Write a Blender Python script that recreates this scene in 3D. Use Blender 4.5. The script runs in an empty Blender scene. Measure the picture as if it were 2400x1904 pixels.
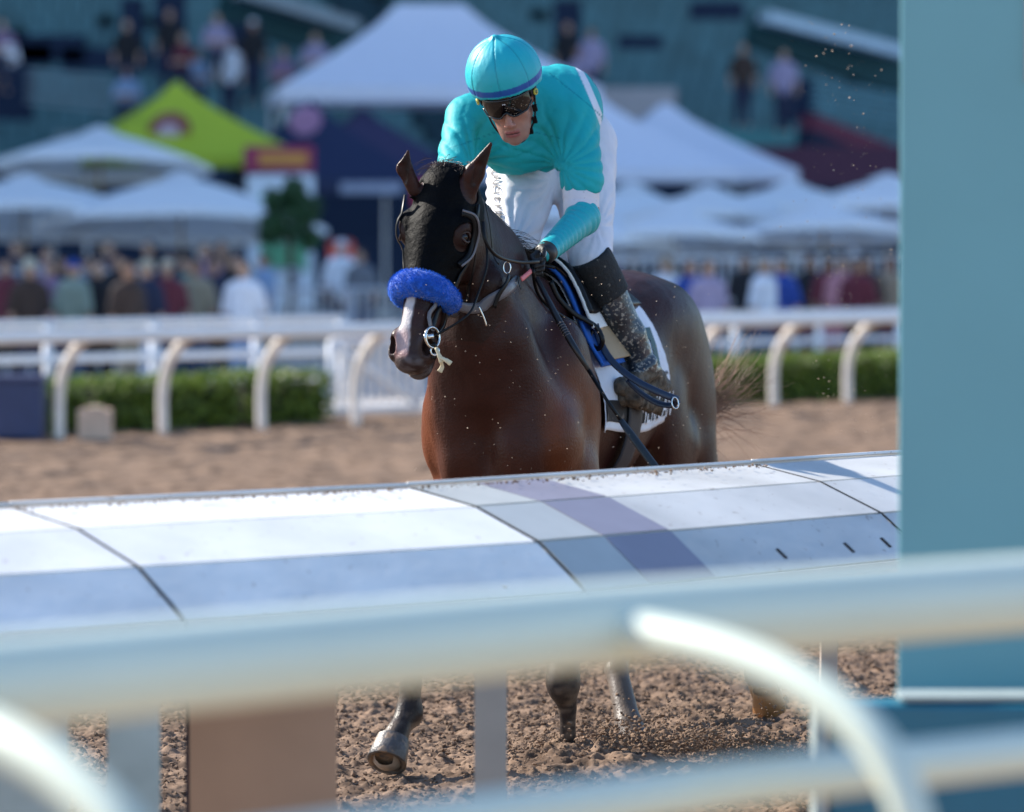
import bpy, math, random
import numpy as np
from mathutils import Vector, Matrix
random.seed(7); rng = np.random.default_rng(11)
R = math.radians
scn = bpy.context.scene
col = scn.collection
# ------------------------------------------------------------------ camera, sky, sun, exposure
FPX = 9688.0; CH = 1.80; HY = 540.0
PITCH = math.atan((952 - HY) / FPX)
cam = bpy.data.cameras.new('camera'); camo = bpy.data.objects.new('camera', cam); col.objects.link(camo)
scn.camera = camo
cam.sensor_width = 36; cam.lens = FPX / 2400 * 36; cam.clip_start = .1; cam.clip_end = 3000
camo.location = (0, 0, CH); camo.rotation_euler = (math.pi/2 - PITCH, 0, 0)
cam.dof.use_dof = True; cam.dof.focus_distance = 13.95; cam.dof.aperture_fstop = 145/1000/.068
world = bpy.data.worlds.new('World'); scn.world = world; world.use_nodes = True
SUN_AZ, SUN_EL = -60.0, 34.0
nt = world.node_tree
sky = nt.nodes.new('ShaderNodeTexSky'); sky.sky_type = 'NISHITA'; sky.sun_disc = False
sky.sun_elevation = R(SUN_EL); sky.sun_rotation = R(SUN_AZ); sky.air_density = 1.0; sky.dust_density = .5; sky.ozone_density = 4.0
nt.links.new(sky.outputs[0], nt.nodes['Background'].inputs[0]); nt.nodes['Background'].inputs[1].default_value = .145
sd = Vector((math.sin(R(SUN_AZ))*math.cos(R(SUN_EL)), math.cos(R(SUN_AZ))*math.cos(R(SUN_EL)), math.sin(R(SUN_EL))))
sl = bpy.data.lights.new('sun', 'SUN'); sl.energy = 5.0; sl.angle = R(.5); sl.color = (1, .93, .82)
slo = bpy.data.objects.new('sun', sl); col.objects.link(slo); slo.rotation_euler = sd.to_track_quat('Z', 'Y').to_euler()
scn.view_settings.view_transform = 'Standard'; scn.view_settings.look = 'None'
scn.view_settings.exposure = 1.0; scn.view_settings.gamma = 1
scn.view_settings.use_curve_mapping = False

cp, sp = math.cos(PITCH), math.sin(PITCH)
def ray(px, py):
    dx = (px-1200)/FPX; dy = (952-py)/FPX
    return np.array([dx, cp + dy*sp, -sp + dy*cp])
def P(px, py, z):
    r = ray(px, py); t = z / r[1]
    return np.array([0, 0, CH]) + r*t
def G(px, py, h=0.0):
    r = ray(px, py); t = (h-CH)/r[2]
    return np.array([0, 0, CH]) + r*t
U = np.array([.711, .703, 0]); V = np.array([.703, -.711, 0])
# ------------------------------------------------------------------ materials
MATS = {}
def mat(name, c, rough=.6, metal=0, var=.12, vscale=8, bump=0, bscale=40, coat=0, spec=.5, attr=None, sheen=0, trans=0, dirt=None, dscale=30, dth=.6):
    if name in MATS: return MATS[name]
    m = bpy.data.materials.new(name); m.use_nodes = True; MATS[name] = m
    n = m.node_tree; b = n.nodes['Principled BSDF']; L = n.links.new
    b.inputs['Roughness'].default_value = rough; b.inputs['Metallic'].default_value = metal
    b.inputs['Specular IOR Level'].default_value = spec; b.inputs['Coat Weight'].default_value = coat
    b.inputs['Sheen Weight'].default_value = sheen
    tc = n.nodes.new('ShaderNodeTexCoord')
    no = n.nodes.new('ShaderNodeTexNoise'); no.inputs['Scale'].default_value = vscale; no.inputs['Detail'].default_value = 6
    L(tc.outputs['Object'], no.inputs['Vector'])
    mr = n.nodes.new('ShaderNodeMapRange'); mr.inputs['From Min'].default_value = .3; mr.inputs['From Max'].default_value = .7
    mr.inputs['To Min'].default_value = 1-var; mr.inputs['To Max'].default_value = 1+var
    L(no.outputs['Fac'], mr.inputs['Value'])
    mx = n.nodes.new('ShaderNodeMix'); mx.data_type = 'RGBA'; mx.blend_type = 'MULTIPLY'; mx.inputs[0].default_value = 1
    if attr:
        at = n.nodes.new('ShaderNodeAttribute'); at.attribute_name = attr; L(at.outputs['Color'], mx.inputs[6])
    else:
        mx.inputs[6].default_value = (*c, 1)
    L(mr.outputs[0], mx.inputs[7])
    out = mx.outputs[2]
    if dirt:
        n2 = n.nodes.new('ShaderNodeTexNoise'); n2.inputs['Scale'].default_value = dscale; n2.inputs['Detail'].default_value = 4
        L(tc.outputs['Object'], n2.inputs['Vector'])
        m2 = n.nodes.new('ShaderNodeMapRange'); m2.inputs['From Min'].default_value = dth; m2.inputs['From Max'].default_value = dth+.06
        L(n2.outputs['Fac'], m2.inputs['Value'])
        mm = n.nodes.new('ShaderNodeMix'); mm.data_type = 'RGBA'; L(m2.outputs[0], mm.inputs[0]); L(out, mm.inputs[6]); mm.inputs[7].default_value = (*dirt, 1)
        out = mm.outputs[2]
    L(out, b.inputs['Base Color'])
    if bump:
        nb = n.nodes.new('ShaderNodeTexNoise'); nb.inputs['Scale'].default_value = bscale; nb.inputs['Detail'].default_value = 5
        L(tc.outputs['Object'], nb.inputs['Vector'])
        bu = n.nodes.new('ShaderNodeBump'); bu.inputs['Strength'].default_value = bump; bu.inputs['Distance'].default_value = .01
        L(nb.outputs['Fac'], bu.inputs['Height']); L(bu.outputs[0], b.inputs['Normal'])
    if trans:
        tr = n.nodes.new('ShaderNodeBsdfTranslucent'); L(out, tr.inputs[0]); ms = n.nodes.new('ShaderNodeMixShader'); ms.inputs[0].default_value = trans
        L(b.outputs[0], ms.inputs[1]); L(tr.outputs[0], ms.inputs[2]); L(ms.outputs[0], n.nodes['Material Output'].inputs[0])
    return m
# ------------------------------------------------------------------ object helpers
def tag(o, label=None, cat=None, group=None, kind=None):
    if label: o['label'] = label
    if cat: o['category'] = cat
    if group: o['group'] = group
    if kind: o['kind'] = kind
    return o
def thing(name, label, cat, loc=(0, 0, 0), group=None):
    o = bpy.data.objects.new(name, None); col.objects.link(o); o.location = tuple(float(v) for v in loc)
    o.empty_display_size = .1
    return tag(o, label, cat, group)
def mesh_obj(name, verts, faces, m, parent=None, smooth=True, colors=None, origin=None, mats=None, midx=None):
    """verts in world space; origin = where the object sits"""
    verts = np.asarray(verts, dtype=np.float64).reshape(-1, 3)
    if parent is not None: org = np.array(wloc(parent))
    elif origin is not None: org = np.array(origin, dtype=float)
    else:
        org = np.array([verts[:, 0].mean(), verts[:, 1].mean(), verts[:, 2].min()])
    vv = (verts-org).astype(np.float32)
    me = bpy.data.meshes.new(name)
    if isinstance(faces, np.ndarray):
        k = faces.shape[1]; nf = len(faces)
        me.vertices.add(len(vv)); me.vertices.foreach_set('co', vv.ravel())
        me.loops.add(nf*k); me.loops.foreach_set('vertex_index', faces.astype(np.int32).ravel())
        me.polygons.add(nf); me.polygons.foreach_set('loop_start', np.arange(0, nf*k, k, dtype=np.int32))
        me.polygons.foreach_set('loop_total', np.full(nf, k, dtype=np.int32))
        me.update(calc_edges=True)
    else:
        me.from_pydata(vv.tolist(), [], faces); me.update()
    me.polygons.foreach_set('use_smooth', np.full(len(me.polygons), smooth, dtype=bool))
    if colors is not None:
        a = me.attributes.new('Col', 'FLOAT_COLOR', 'POINT')
        c4 = np.ones((len(vv), 4), dtype=np.float32); c4[:, :3] = colors; a.data.foreach_set('color', c4.ravel())
    for mm in (mats or [m]): me.materials.append(mm)
    if midx is not None: me.polygons.foreach_set('material_index', np.asarray(midx, dtype=np.int32))
    o = bpy.data.objects.new(name, me); col.objects.link(o)
    if parent is not None: o.parent = parent
    else: o.location = tuple(org)
    return o
WL = {}
def wloc(o):
    v = Vector(o.location); p = o.parent
    while p is not None: v = v + Vector(p.location); p = p.parent
    return v
class MB:
    def __init__(s): s.v = []; s.f = []; s.n = 0
    def add(s, v, f):
        v = np.asarray(v, float); s.v.append(v); s.f += [[i+s.n for i in q] for q in f]; s.n += len(v); return s
    def box(s, c, size, ax=None):
        c = np.asarray(c, float); hx, hy, hz = [d/2 for d in size]
        if ax is None: ax = (np.array([1, 0, 0]), np.array([0, 1, 0]), np.array([0, 0, 1]))
        v = [c + sx*hx*ax[0] + sy*hy*ax[1] + sz*hz*ax[2] for sx in (-1, 1) for sy in (-1, 1) for sz in (-1, 1)]
        return s.add(v, [(0, 1, 3, 2), (4, 6, 7, 5), (0, 4, 5, 1), (2, 3, 7, 6), (0, 2, 6, 4), (1, 5, 7, 3)])
    def tube(s, pts, r, seg=10, cap=True, flat=1.0, flatdir=None):
        pts = [np.asarray(p, float) for p in pts]; k = len(pts)
        rs = r if hasattr(r, '__len__') else [r]*k
        up = None; V_ = []
        for i in range(k):
            t = pts[min(i+1, k-1)]-pts[max(i-1, 0)]; t = t/(np.linalg.norm(t)+1e-9)
            if flatdir is not None:
                e1 = np.asarray(flatdir, float) if not callable(flatdir) else flatdir(pts[i])
                e1 = e1 - t*(e1@t); e1 /= np.linalg.norm(e1)+1e-9
            else:
                if up is None: up = np.array([0, 0, 1.]) if abs(t[2]) < .9 else np.array([1., 0, 0])
                e1 = up - t*(up@t); e1 /= np.linalg.norm(e1)+1e-9; up = e1
            e2 = np.cross(t, e1)
            for j in range(seg):
                a = 2*math.pi*(j+.5)/seg
                V_.append(pts[i] + rs[i]*(flat*math.cos(a)*e1 + math.sin(a)*e2))
        F_ = [[i*seg+j, i*seg+(j+1) % seg, (i+1)*seg+(j+1) % seg, (i+1)*seg+j] for i in range(k-1) for j in range(seg)]
        if cap: F_ += [list(range(seg))[::-1], [(k-1)*seg+j for j in range(seg)]]
        return s.add(V_, F_)
    def ball(s, c, r, seg=10, rings=7, sc=(1, 1, 1)):
        V_ = [np.array(c)+np.array([0, 0, -r*sc[2]])]; F_ = []
        for i in range(1, rings):
            a = math.pi*i/rings
            for j in range(seg):
                b = 2*math.pi*j/seg
                V_.append(np.array(c)+r*np.array([sc[0]*math.sin(a)*math.cos(b), sc[1]*math.sin(a)*math.sin(b), -sc[2]*math.cos(a)]))
        V_.append(np.array(c)+np.array([0, 0, r*sc[2]])); n = len(V_)-1
        for j in range(seg):
            F_.append((0, 1+(j+1) % seg, 1+j)); F_.append((n, n-seg+j, n-seg+(j+1) % seg))
        for i in range(rings-2):
            for j in range(seg):
                F_.append((1+i*seg+j, 1+i*seg+(j+1) % seg, 1+(i+1)*seg+(j+1) % seg, 1+(i+1)*seg+j))
        return s.add(V_, F_)
    def build(s, name, m, parent=None, smooth=False, origin=None, colors=None):
        return mesh_obj(name, np.concatenate(s.v), s.f, m, parent, smooth, colors, origin)
def bevel(o, w=.004, seg=2):
    b = o.modifiers.new('bevel', 'BEVEL'); b.width = w; b.segments = seg; b.limit_method = 'ANGLE'; return o
def spline(pts, n=8):
    pts = [np.asarray(p, float) for p in pts]; out = []
    ex = [2*pts[0]-pts[1]]+pts+[2*pts[-1]-pts[-2]]
    for i in range(1, len(ex)-2):
        p0, p1, p2, p3 = ex[i-1:i+3]
        for k in range(n):
            t = k/n
            out.append(.5*((2*p1)+(-p0+p2)*t+(2*p0-5*p1+4*p2-p3)*t*t+(-p0+3*p1-3*p2+p3)*t**3))
    out.append(pts[-1]); return out
# ------------------------------------------------------------------ noise
def hash2(ix, iy, seed=0):
    h = (ix.astype(np.int64)*374761393 + iy.astype(np.int64)*668265263 + seed*1442695041) & 0x7fffffff
    h = ((h ^ (h >> 13))*1274126177) & 0x7fffffff
    return ((h ^ (h >> 16)) & 0xffff)/65535.0
def vnoise(x, y, seed=0):
    ix = np.floor(x); iy = np.floor(y); fx = x-ix; fy = y-iy; fx = fx*fx*(3-2*fx); fy = fy*fy*(3-2*fy)
    a = hash2(ix, iy, seed); b = hash2(ix+1, iy, seed); c = hash2(ix, iy+1, seed); d = hash2(ix+1, iy+1, seed)
    return (a*(1-fx)+b*fx)*(1-fy)+(c*(1-fx)+d*fx)*fy
def fbm(x, y, octv=4, seed=0):
    s = 0; a = .5
    for o in range(octv): s = s+a*vnoise(x*2**o, y*2**o, seed+o); a *= .5
    return s
def noise3(p, sc, seed=0):
    return (vnoise(p[:, 0]*sc+7.3*p[:, 2]*sc*.31, p[:, 1]*sc+p[:, 2]*sc*.83, seed)+vnoise(p[:, 1]*sc-p[:, 0]*.4*sc, p[:, 2]*sc, seed+5))/2
# ------------------------------------------------------------------ signed-distance modelling
class Field:
    def __init__(s, lo, hi, res, M=None):
        s.lo = np.array(lo, float); s.res = res; s.n = np.ceil((np.array(hi)-s.lo)/res).astype(int)+1
        s.F = np.full(s.n, .25, dtype=np.float32); s.M = M      # M: world -> local 4x4 (numpy)
    def sub(s, lo, hi):
        a = np.clip(np.floor((lo-s.lo)/s.res).astype(int), 0, s.n); b = np.clip(np.ceil((hi-s.lo)/s.res).astype(int)+1, 0, s.n)
        if (b <= a).any(): return None
        ax = [(s.lo[i]+np.arange(a[i], b[i])*s.res).astype(np.float32) for i in range(3)]
        return (slice(a[0], b[0]), slice(a[1], b[1]), slice(a[2], b[2])), ax[0][:, None, None], ax[1][None, :, None], ax[2][None, None, :]
    def merge(s, sl, d, k, op):
        F = s.F[sl]
        if op == '+':
            if k > 0:
                h = np.clip(.5+.5*(F-d)/k, 0, 1); s.F[sl] = F*(1-h)+d*h-k*h*(1-h)
            else: s.F[sl] = np.minimum(F, d)
        else:
            if k > 0:
                h = np.clip(.5-.5*(F+d)/k, 0, 1); s.F[sl] = F*(1-h)-d*h+k*h*(1-h)
            else: s.F[sl] = np.maximum(F, -d)
    def cone(s, a, b, ra, rb, k=.03, op='+', w=None, wf=1.0, grow=0):
        a = np.asarray(a, float); b = np.asarray(b, float); ra += grow; rb += grow
        if op == '+':
            mg = max(k, .02)+.02
        else: mg = k+.005
        sc = max(1, wf)
        lo = np.minimum(a-ra*sc, b-rb*sc)-mg; hi = np.maximum(a+ra*sc, b+rb*sc)+mg
        r = s.sub(lo, hi)
        if r is None: return s
        sl, X, Y, Z = r
        ax_ = b-a; L2 = float(ax_@ax_)+1e-12
        px, py, pz = X-np.float32(a[0]), Y-np.float32(a[1]), Z-np.float32(a[2])
        t = np.clip((px*np.float32(ax_[0])+py*np.float32(ax_[1])+pz*np.float32(ax_[2]))/np.float32(L2), 0, 1)
        qx, qy, qz = px-t*np.float32(ax_[0]), py-t*np.float32(ax_[1]), pz-t*np.float32(ax_[2])
        if w is not None:
            w = np.asarray(w, float); w = w/np.linalg.norm(w)
            dw = qx*np.float32(w[0])+qy*np.float32(w[1])+qz*np.float32(w[2])
            d2 = qx*qx+qy*qy+qz*qz; d2 = d2-dw*dw+(dw/wf)**2
            d = (np.sqrt(np.maximum(d2, 0))-(ra+(rb-ra)*t))*min(1, wf)
        else:
            d = np.sqrt(qx*qx+qy*qy+qz*qz)-(ra+(rb-ra)*t)
        s.merge(sl, d.astype(np.float32), k, op); return s
    def ell(s, c, r, ax=None, k=.03, op='+', grow=0):
        c = np.asarray(c, float); r = np.asarray(r, float)+grow
        if ax is None: A = np.eye(3)
        else: A = np.array([np.asarray(v, float)/np.linalg.norm(v) for v in ax])
        ext = np.sqrt(((A*r[:, None])**2).sum(0))
        mg = (max(k, .02)+.02) if op == '+' else k+.005
        q = s.sub(c-ext-mg, c+ext+mg)
        if q is None: return s
        sl, X, Y, Z = q
        px, py, pz = X-np.float32(c[0]), Y-np.float32(c[1]), Z-np.float32(c[2])
        k0 = 0; k1 = 0
        for i in range(3):
            e = px*np.float32(A[i, 0])+py*np.float32(A[i, 1])+pz*np.float32(A[i, 2])
            k0 = k0+(e/r[i])**2; k1 = k1+(e/(r[i]**2))**2
        k0 = np.sqrt(k0); k1 = np.sqrt(k1)+1e-6
        d = k0*(k0-1)/k1
        d = np.maximum(d, -r.min())
        s.merge(sl, d.astype(np.float32), k, op); return s
    def plane_cut(s, pt, n):    # keep the side n points away from
        q = s.sub(s.lo-1, s.lo+s.n*s.res+1); sl, X, Y, Z = q
        d = (X-pt[0])*n[0]+(Y-pt[1])*n[1]+(Z-pt[2])*n[2]
        s.F = np.maximum(s.F, d.astype(np.float32)); return s
    def offset(s, d): s.F = s.F-np.float32(d); return s
    def copy(s):
        o = Field.__new__(Field); o.lo = s.lo; o.res = s.res; o.n = s.n; o.F = s.F.copy(); o.M = s.M; return o
    def sample(s, p):
        p = np.atleast_2d(p)
        if s.M is not None: p = p@s.M[:3, :3].T+s.M[:3, 3]
        g = (p-s.lo)/s.res; g = np.clip(g, 0, s.n-1.001); i = g.astype(int); f = g-i
        out = 0
        for a in (0, 1):
            for b in (0, 1):
                for c in (0, 1):
                    w = (f[:, 0] if a else 1-f[:, 0])*(f[:, 1] if b else 1-f[:, 1])*(f[:, 2] if c else 1-f[:, 2])
                    out = out+w*s.F[i[:, 0]+a, i[:, 1]+b, i[:, 2]+c]
        return out
    def snap(s, p, off=0.0, it=12):
        p = np.atleast_2d(np.array(p, float)).copy(); e = s.res
        for _ in range(it):
            g = np.stack([(s.sample(p+np.eye(3)[i]*e)-s.sample(p-np.eye(3)[i]*e))/(2*e) for i in range(3)], 1)
            gn = np.linalg.norm(g, axis=1, keepdims=True)+1e-5
            p = p-np.clip((s.sample(p)-off)/np.maximum(gn[:, 0], .3), -.05, .05)[:, None]*g/gn
        return p
    def march(s, o, d, off=0.0, tmax=1.0, steps=400):
        o = np.atleast_2d(o).astype(float); d = np.atleast_2d(d).astype(float); d = d/np.linalg.norm(d, axis=1, keepdims=True)
        d = np.broadcast_to(d, o.shape)
        t = np.zeros(len(o)); hit = np.zeros(len(o), bool); dt = tmax/steps
        for _ in range(steps):
            v = s.sample(o+d*t[:, None]); hit |= v < off; t = np.where(hit, t, t+dt)
            if hit.all(): break
        return o+d*t[:, None], hit
    def nets(s):
        F = s.F; S = F < 0
        c = np.zeros(np.array(F.shape)-1, dtype=np.int8)
        for a in (0, 1):
            for b in (0, 1):
                for e in (0, 1):
                    c += S[a:F.shape[0]-1+a, b:F.shape[1]-1+b, e:F.shape[2]-1+e]
        act = (c > 0) & (c < 8); idx = np.argwhere(act); ids = np.full(act.shape, -1, dtype=np.int32); ids[act] = np.arange(len(idx))
        corn = np.array([[a, b, e] for a in (0, 1) for b in (0, 1) for e in (0, 1)])
        val = np.stack([F[idx[:, 0]+q[0], idx[:, 1]+q[1], idx[:, 2]+q[2]] for q in corn], 1)
        acc = np.zeros((len(idx), 3)); cnt = np.zeros(len(idx))
        for i in range(8):
            for j in range(i+1, 8):
                if np.abs(corn[i]-corn[j]).sum() != 1: continue
                m = (val[:, i] < 0) != (val[:, j] < 0)
                t = val[m, i]/(val[m, i]-val[m, j])
                acc[m] += corn[i]+t[:, None]*(corn[j]-corn[i]); cnt[m] += 1
        v = (idx+acc/cnt[:, None])*s.res+s.lo
        fs = []
        for ax in range(3):
            o1, o2 = [(1, 2), (2, 0), (0, 1)][ax]
            n = list(F.shape)
            sA = [slice(None)]*3; sB = [slice(None)]*3
            sA[ax] = slice(0, n[ax]-1); sB[ax] = slice(1, n[ax])
            for o in (o1, o2): sA[o] = slice(1, n[o]-1); sB[o] = slice(1, n[o]-1)
            A = S[tuple(sA)]; B = S[tuple(sB)]; e = np.argwhere(A != B)
            if not len(e): continue
            fl = A[e[:, 0], e[:, 1], e[:, 2]]
            base = e.copy()                      # cell (i, j, k) with j,k lower side
            q = []
            for da, db in ((0, 0), (1, 0), (1, 1), (0, 1)):
                cc = base.copy(); cc[:, o1] += da; cc[:, o2] += db; q.append(ids[cc[:, 0], cc[:, 1], cc[:, 2]])
            q = np.stack(q, 1); q[~fl] = q[~fl][:, ::-1]; fs.append(q)
        f = np.concatenate(fs)
        return v, f
def toworld(v, M):   # M world->local rigid
    return (v-M[:3, 3])@M[:3, :3]
def laplace(v, f, it=1, lam=.5):
    for _ in range(it):
        acc = np.zeros_like(v); cnt = np.zeros(len(v))
        for a, b in ((0, 1), (1, 2), (2, 3), (3, 0)):
            for p, q in ((a, b), (b, a)):
                for d in range(3): acc[:, d] += np.bincount(f[:, p], weights=v[f[:, q], d], minlength=len(v))
                cnt += np.bincount(f[:, p], minlength=len(v))
        v = v*(1-lam)+lam*acc/np.maximum(cnt, 1)[:, None]
    return v
def vnormals(v, f):
    n = np.cross(v[f[:, 2]]-v[f[:, 0]], v[f[:, 3]]-v[f[:, 1]]); out = np.zeros_like(v)
    for k in range(4):
        for d in range(3): out[:, d] += np.bincount(f[:, k], weights=n[:, d], minlength=len(v))
    return out/(np.linalg.norm(out, axis=1, keepdims=True)+1e-12)
def sm(x, a, b):
    t = np.clip((x-a)/(b-a), 0, 1); return t*t*(3-2*t)
def lerp(a, b, t): return a*(1-t[:, None])+np.asarray(b)*t[:, None]
def text_mesh(body, size=1.0, bold=0.0):
    cu = bpy.data.curves.new('txt', 'FONT'); cu.body = body; cu.size = size; cu.offset = bold; cu.resolution_u = 3
    cu.align_x = 'CENTER'; cu.align_y = 'CENTER'
    o = bpy.data.objects.new('txt', cu); col.objects.link(o)
    dg = bpy.context.evaluated_depsgraph_get(); me = bpy.data.meshes.new_from_object(o.evaluated_get(dg))
    import bmesh
    bm = bmesh.new(); bm.from_mesh(me); bmesh.ops.triangulate(bm, faces=bm.faces[:])
    bmesh.ops.subdivide_edges(bm, edges=[e for e in bm.edges if e.calc_length() > size*.25], cuts=2)
    bmesh.ops.triangulate(bm, faces=bm.faces[:])
    v = np.array([q.co[:] for q in bm.verts]); f = [[q.index for q in p.verts] for p in bm.faces]
    bm.free(); bpy.data.objects.remove(o); bpy.data.meshes.remove(me); bpy.data.curves.remove(cu)
    return v, f
# ================================================================== SETTING
def X(px, z): return (px-1200)/FPX*z
DIRT = (.205, .138, .096)
m_dirt = mat('dirt', DIRT, .95, var=.22, vscale=3, bump=.5, bscale=55, spec=.15, dirt=(.11, .072, .05), dscale=7, dth=.51)
m_ground = mat('ground_far', (.30, .21, .15), .95, var=.2, vscale=.6, bump=.8, bscale=9, spec=.1)
MB().box((0, 200, -.56), (3000, 3000, 1.0)).build('ground', m_ground, origin=(0, 0, -.06)); tag(bpy.data.objects['ground'], kind='structure')
def dirt_h(x, y, fine=True):
    a = x*U[0]+y*U[1]; b = x*V[0]+y*V[1]
    h = .05*(fbm(a*.5, b*.9, 3, 3)-.5)
    h = h+.012*np.sin(b*2*math.pi/.34+2.2*fbm(a*.7, b*.7, 2, 9))*fbm(a*1.2, b*2, 2, 8)
    n = fbm(a*5, b*8, 3, 21); h = h+.03*np.maximum(n-.42, 0)
    h = h-.05*np.maximum(.36-fbm(a*3.3, b*4.6, 3, 77), 0)*2
    if not fine: h = h+.10*np.maximum(fbm(a*2.6, b*4, 3, 55)-.47, 0)-.09*np.maximum(.40-fbm(a*2.2, b*4.2, 3, 91), 0)*2
    if fine:
        c = fbm(x*19, y*19, 3, 31); h = h+.042*np.maximum(c-.38, 0)
        h = h+.05*np.maximum(fbm(x*34, y*34, 2, 61)-.40, 0)+.012*(vnoise(x*60, y*60, 41)-.5)
    return h
SPRAY = [(G(1320, 1786), .17, .06), (G(1480, 1762), .16, .05), (G(1250, 1830), .28, .035), (G(1420, 1810), .25, .035), (G(1800, 1730), .4, .03), (G(1650, 1760), .35, .03)]
def patch(name, x0, x1, y0, y1, res, fine):
    nx = int((x1-x0)/res)+1; ny = int((y1-y0)/res)+1
    gx, gy = np.meshgrid(np.linspace(x0, x1, nx), np.linspace(y0, y1, ny), indexing='ij')
    h = dirt_h(gx, gy, fine)
    if fine:
        for c, r, a in SPRAY:
            d2 = ((gx-c[0])**2+((gy-c[1])*.8)**2)/r**2
            h = h+.75*a*np.exp(-d2)*(.2+1.5*fbm(gx*28, gy*28, 3, 5))
    v = np.stack([gx, gy, h], -1).reshape(-1, 3)
    i = np.arange(nx*ny).reshape(nx, ny)
    f = np.stack([i[:-1, :-1], i[1:, :-1], i[1:, 1:], i[:-1, 1:]], -1).reshape(-1, 4)
    o = mesh_obj(name, v, f, m_dirt, None, True, origin=(0, 0, 0)); return tag(o, kind='structure')
patch('racetrack_dirt', -2.4, 3.3, 12.2, 18.5, .0105, True)
patch('racetrack_dirt', -7.5, 9.5, 18.45, 50, .05, False)
patch('racetrack_dirt', -2.6, 3.4, 8.0, 12.25, .04, True)
# loose clods lying on the track
def clods(name, pts, rads, m, kind='stuff', label=None, cat=None):
    ico = np.array([(0, 0, 1), (.894, 0, .447), (.276, .851, .447), (-.724, .526, .447), (-.724, -.526, .447), (.276, -.851, .447), (.724, .526, -.447), (-.276, .851, -.447), (-.894, 0, -.447), (-.276, -.851, -.447), (.724, -.526, -.447), (0, 0, -1)])
    fc = np.array([(0, 1, 2), (0, 2, 3), (0, 3, 4), (0, 4, 5), (0, 5, 1), (1, 6, 2), (2, 7, 3), (3, 8, 4), (4, 9, 5), (5, 10, 1), (6, 7, 2), (7, 8, 3), (8, 9, 4), (9, 10, 5), (10, 6, 1), (6, 11, 7), (7, 11, 8), (8, 11, 9), (9, 11, 10), (10, 11, 6)])
    n = len(pts); v = ico[None]*(1+.95*(rng.random((n, 12, 1))-.5))
    v = v*(np.array([1, 1, .75])*(1+.4*(rng.random((n, 1, 3))-.5)))*np.array(rads)[:, None, None]+np.array(pts)[:, None, :]
    f = fc[None]+12*np.arange(n)[:, None, None]
    o = mesh_obj(name, v.reshape(-1, 3), f.reshape(-1, 3), m, None, False, origin=(0, 0, 0)); return tag(o, label, cat, None, kind)
n = 26000
gx = rng.uniform(-1.9, 2.4, n); gy = rng.uniform(12.4, 18, n); gr = .003+.009*rng.random(n)**2.2
m_clod = mat('clods', (.20, .135, .094), .95, var=.25, vscale=12, spec=.15)
clods('dirt_clods', np.stack([gx, gy, dirt_h(gx, gy)+gr*.4], 1), gr, m_clod, 'stuff', 'loose crumbs of brown dirt lying on the track', 'dirt')
# dirt thrown up by the hooves
pts = []; rr = []
def puff(c, n, spread, up, tilt=(0, 0, 0)):
    for _ in range(n):
        t = rng.random()**1.6
        d = rng.normal(0, 1, 3)*np.array(spread)*(.35+t)
        p = np.array(c)+d+np.array(tilt)*t; p[2] = max(.01, abs(d[2])*.5+up*t*rng.random())
        pts.append(p); rr.append(.0018+.0065*rng.random()**2.0)
puff(G(1320, 1790), 1300, (.14, .12, .05), .10)
puff(G(1460, 1770), 2400, (.19, .15, .06), .13)
puff(G(1640, 1775), 2600, (.20, .14, .06), .17)
puff(G(1780, 1790), 2400, (.15, .12, .05), .10)
puff(G(1240, 1840), 900, (.16, .14, .03), .06)
clods('dirt_spray', pts, rr, m_clod, 'stuff', 'spray of brown dirt crumbs kicked up around the hooves', 'dirt')
pts = []; rr = []
for _ in range(430):                                  # fine specks in the air behind the horse
    py = 30+1000*rng.random()**.75; sx = 1990-110*rng.random()*0+rng.normal(0, 75)
    z = 15.2+1.6*rng.random(); p = P(min(sx, 2110), py, z); pts.append(p); rr.append(.0009+.0028*rng.random()**4)
for _ in range(160):
    p = P(rng.uniform(950, 1700), rng.uniform(650, 1120), rng.uniform(12.9, 13.5)); pts.append(p); rr.append(.0009+.0012*rng.random())
clods('flying_specks', pts, rr, mat('speck', (.6, .45, .32), .8), 'stuff', 'pale specks of dirt flying in the air behind the horse', 'dirt')

# ---------------- far gooseneck rail
A0 = G(120, 1040); A0[2] = 0; A0 = A0+np.array([.711, .703, 0])*.42
RH = .90
m_rail = mat('rail_white', (.82, .79, .76), .42, var=.05, vscale=6)
m_post = mat('rail_post_white', (.80, .72, .64), .5, var=.08, vscale=5, dirt=(.5, .36, .26), dscale=14, dth=.66)
fr = thing('running_rail', 'white rail on curved gooseneck posts along the far edge of the dirt track', 'rail', A0)
mb = MB(); mb.tube([A0+U*t+np.array([0, 0, RH]) for t in (-9, 0, 9, 20)], .062, 14); mb.build('top_rail', m_rail, fr, True)
sp_ = 1.15
proto = None
for k in range(-5, 16):
    if -1.0 < (k-3)*1.0 < -.5: continue
    b = A0+U*sp_*k
    if proto is None:
        o_ = -V
        pl = [b+o_*0+np.array([0, 0, 0])] and [b+V*.0+np.array([0, 0, RH-.02]), b+o_*.02+V*0-0*U+np.array([0, 0, RH-.05]),]
        # the post leans out in an arc: top under the rail, foot 0.33 m back along the rail line
        arc = [(-.36, 0), (-.365, .3), (-.34, .5), (-.27, .66), (-.17, .78), (-.06, .86), (.02, .89)]
        pl = spline([b+V*a*1.15+np.array([0, 0, h]) for a, h in arc], 5)
        mb = MB(); mb.tube(pl, .047, 10); proto = mb.build('post', m_post, fr, True); pl0 = b
    else:
        c = proto.copy(); col.objects.link(c); c.parent = fr; c.location = tuple(b-pl0)
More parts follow.
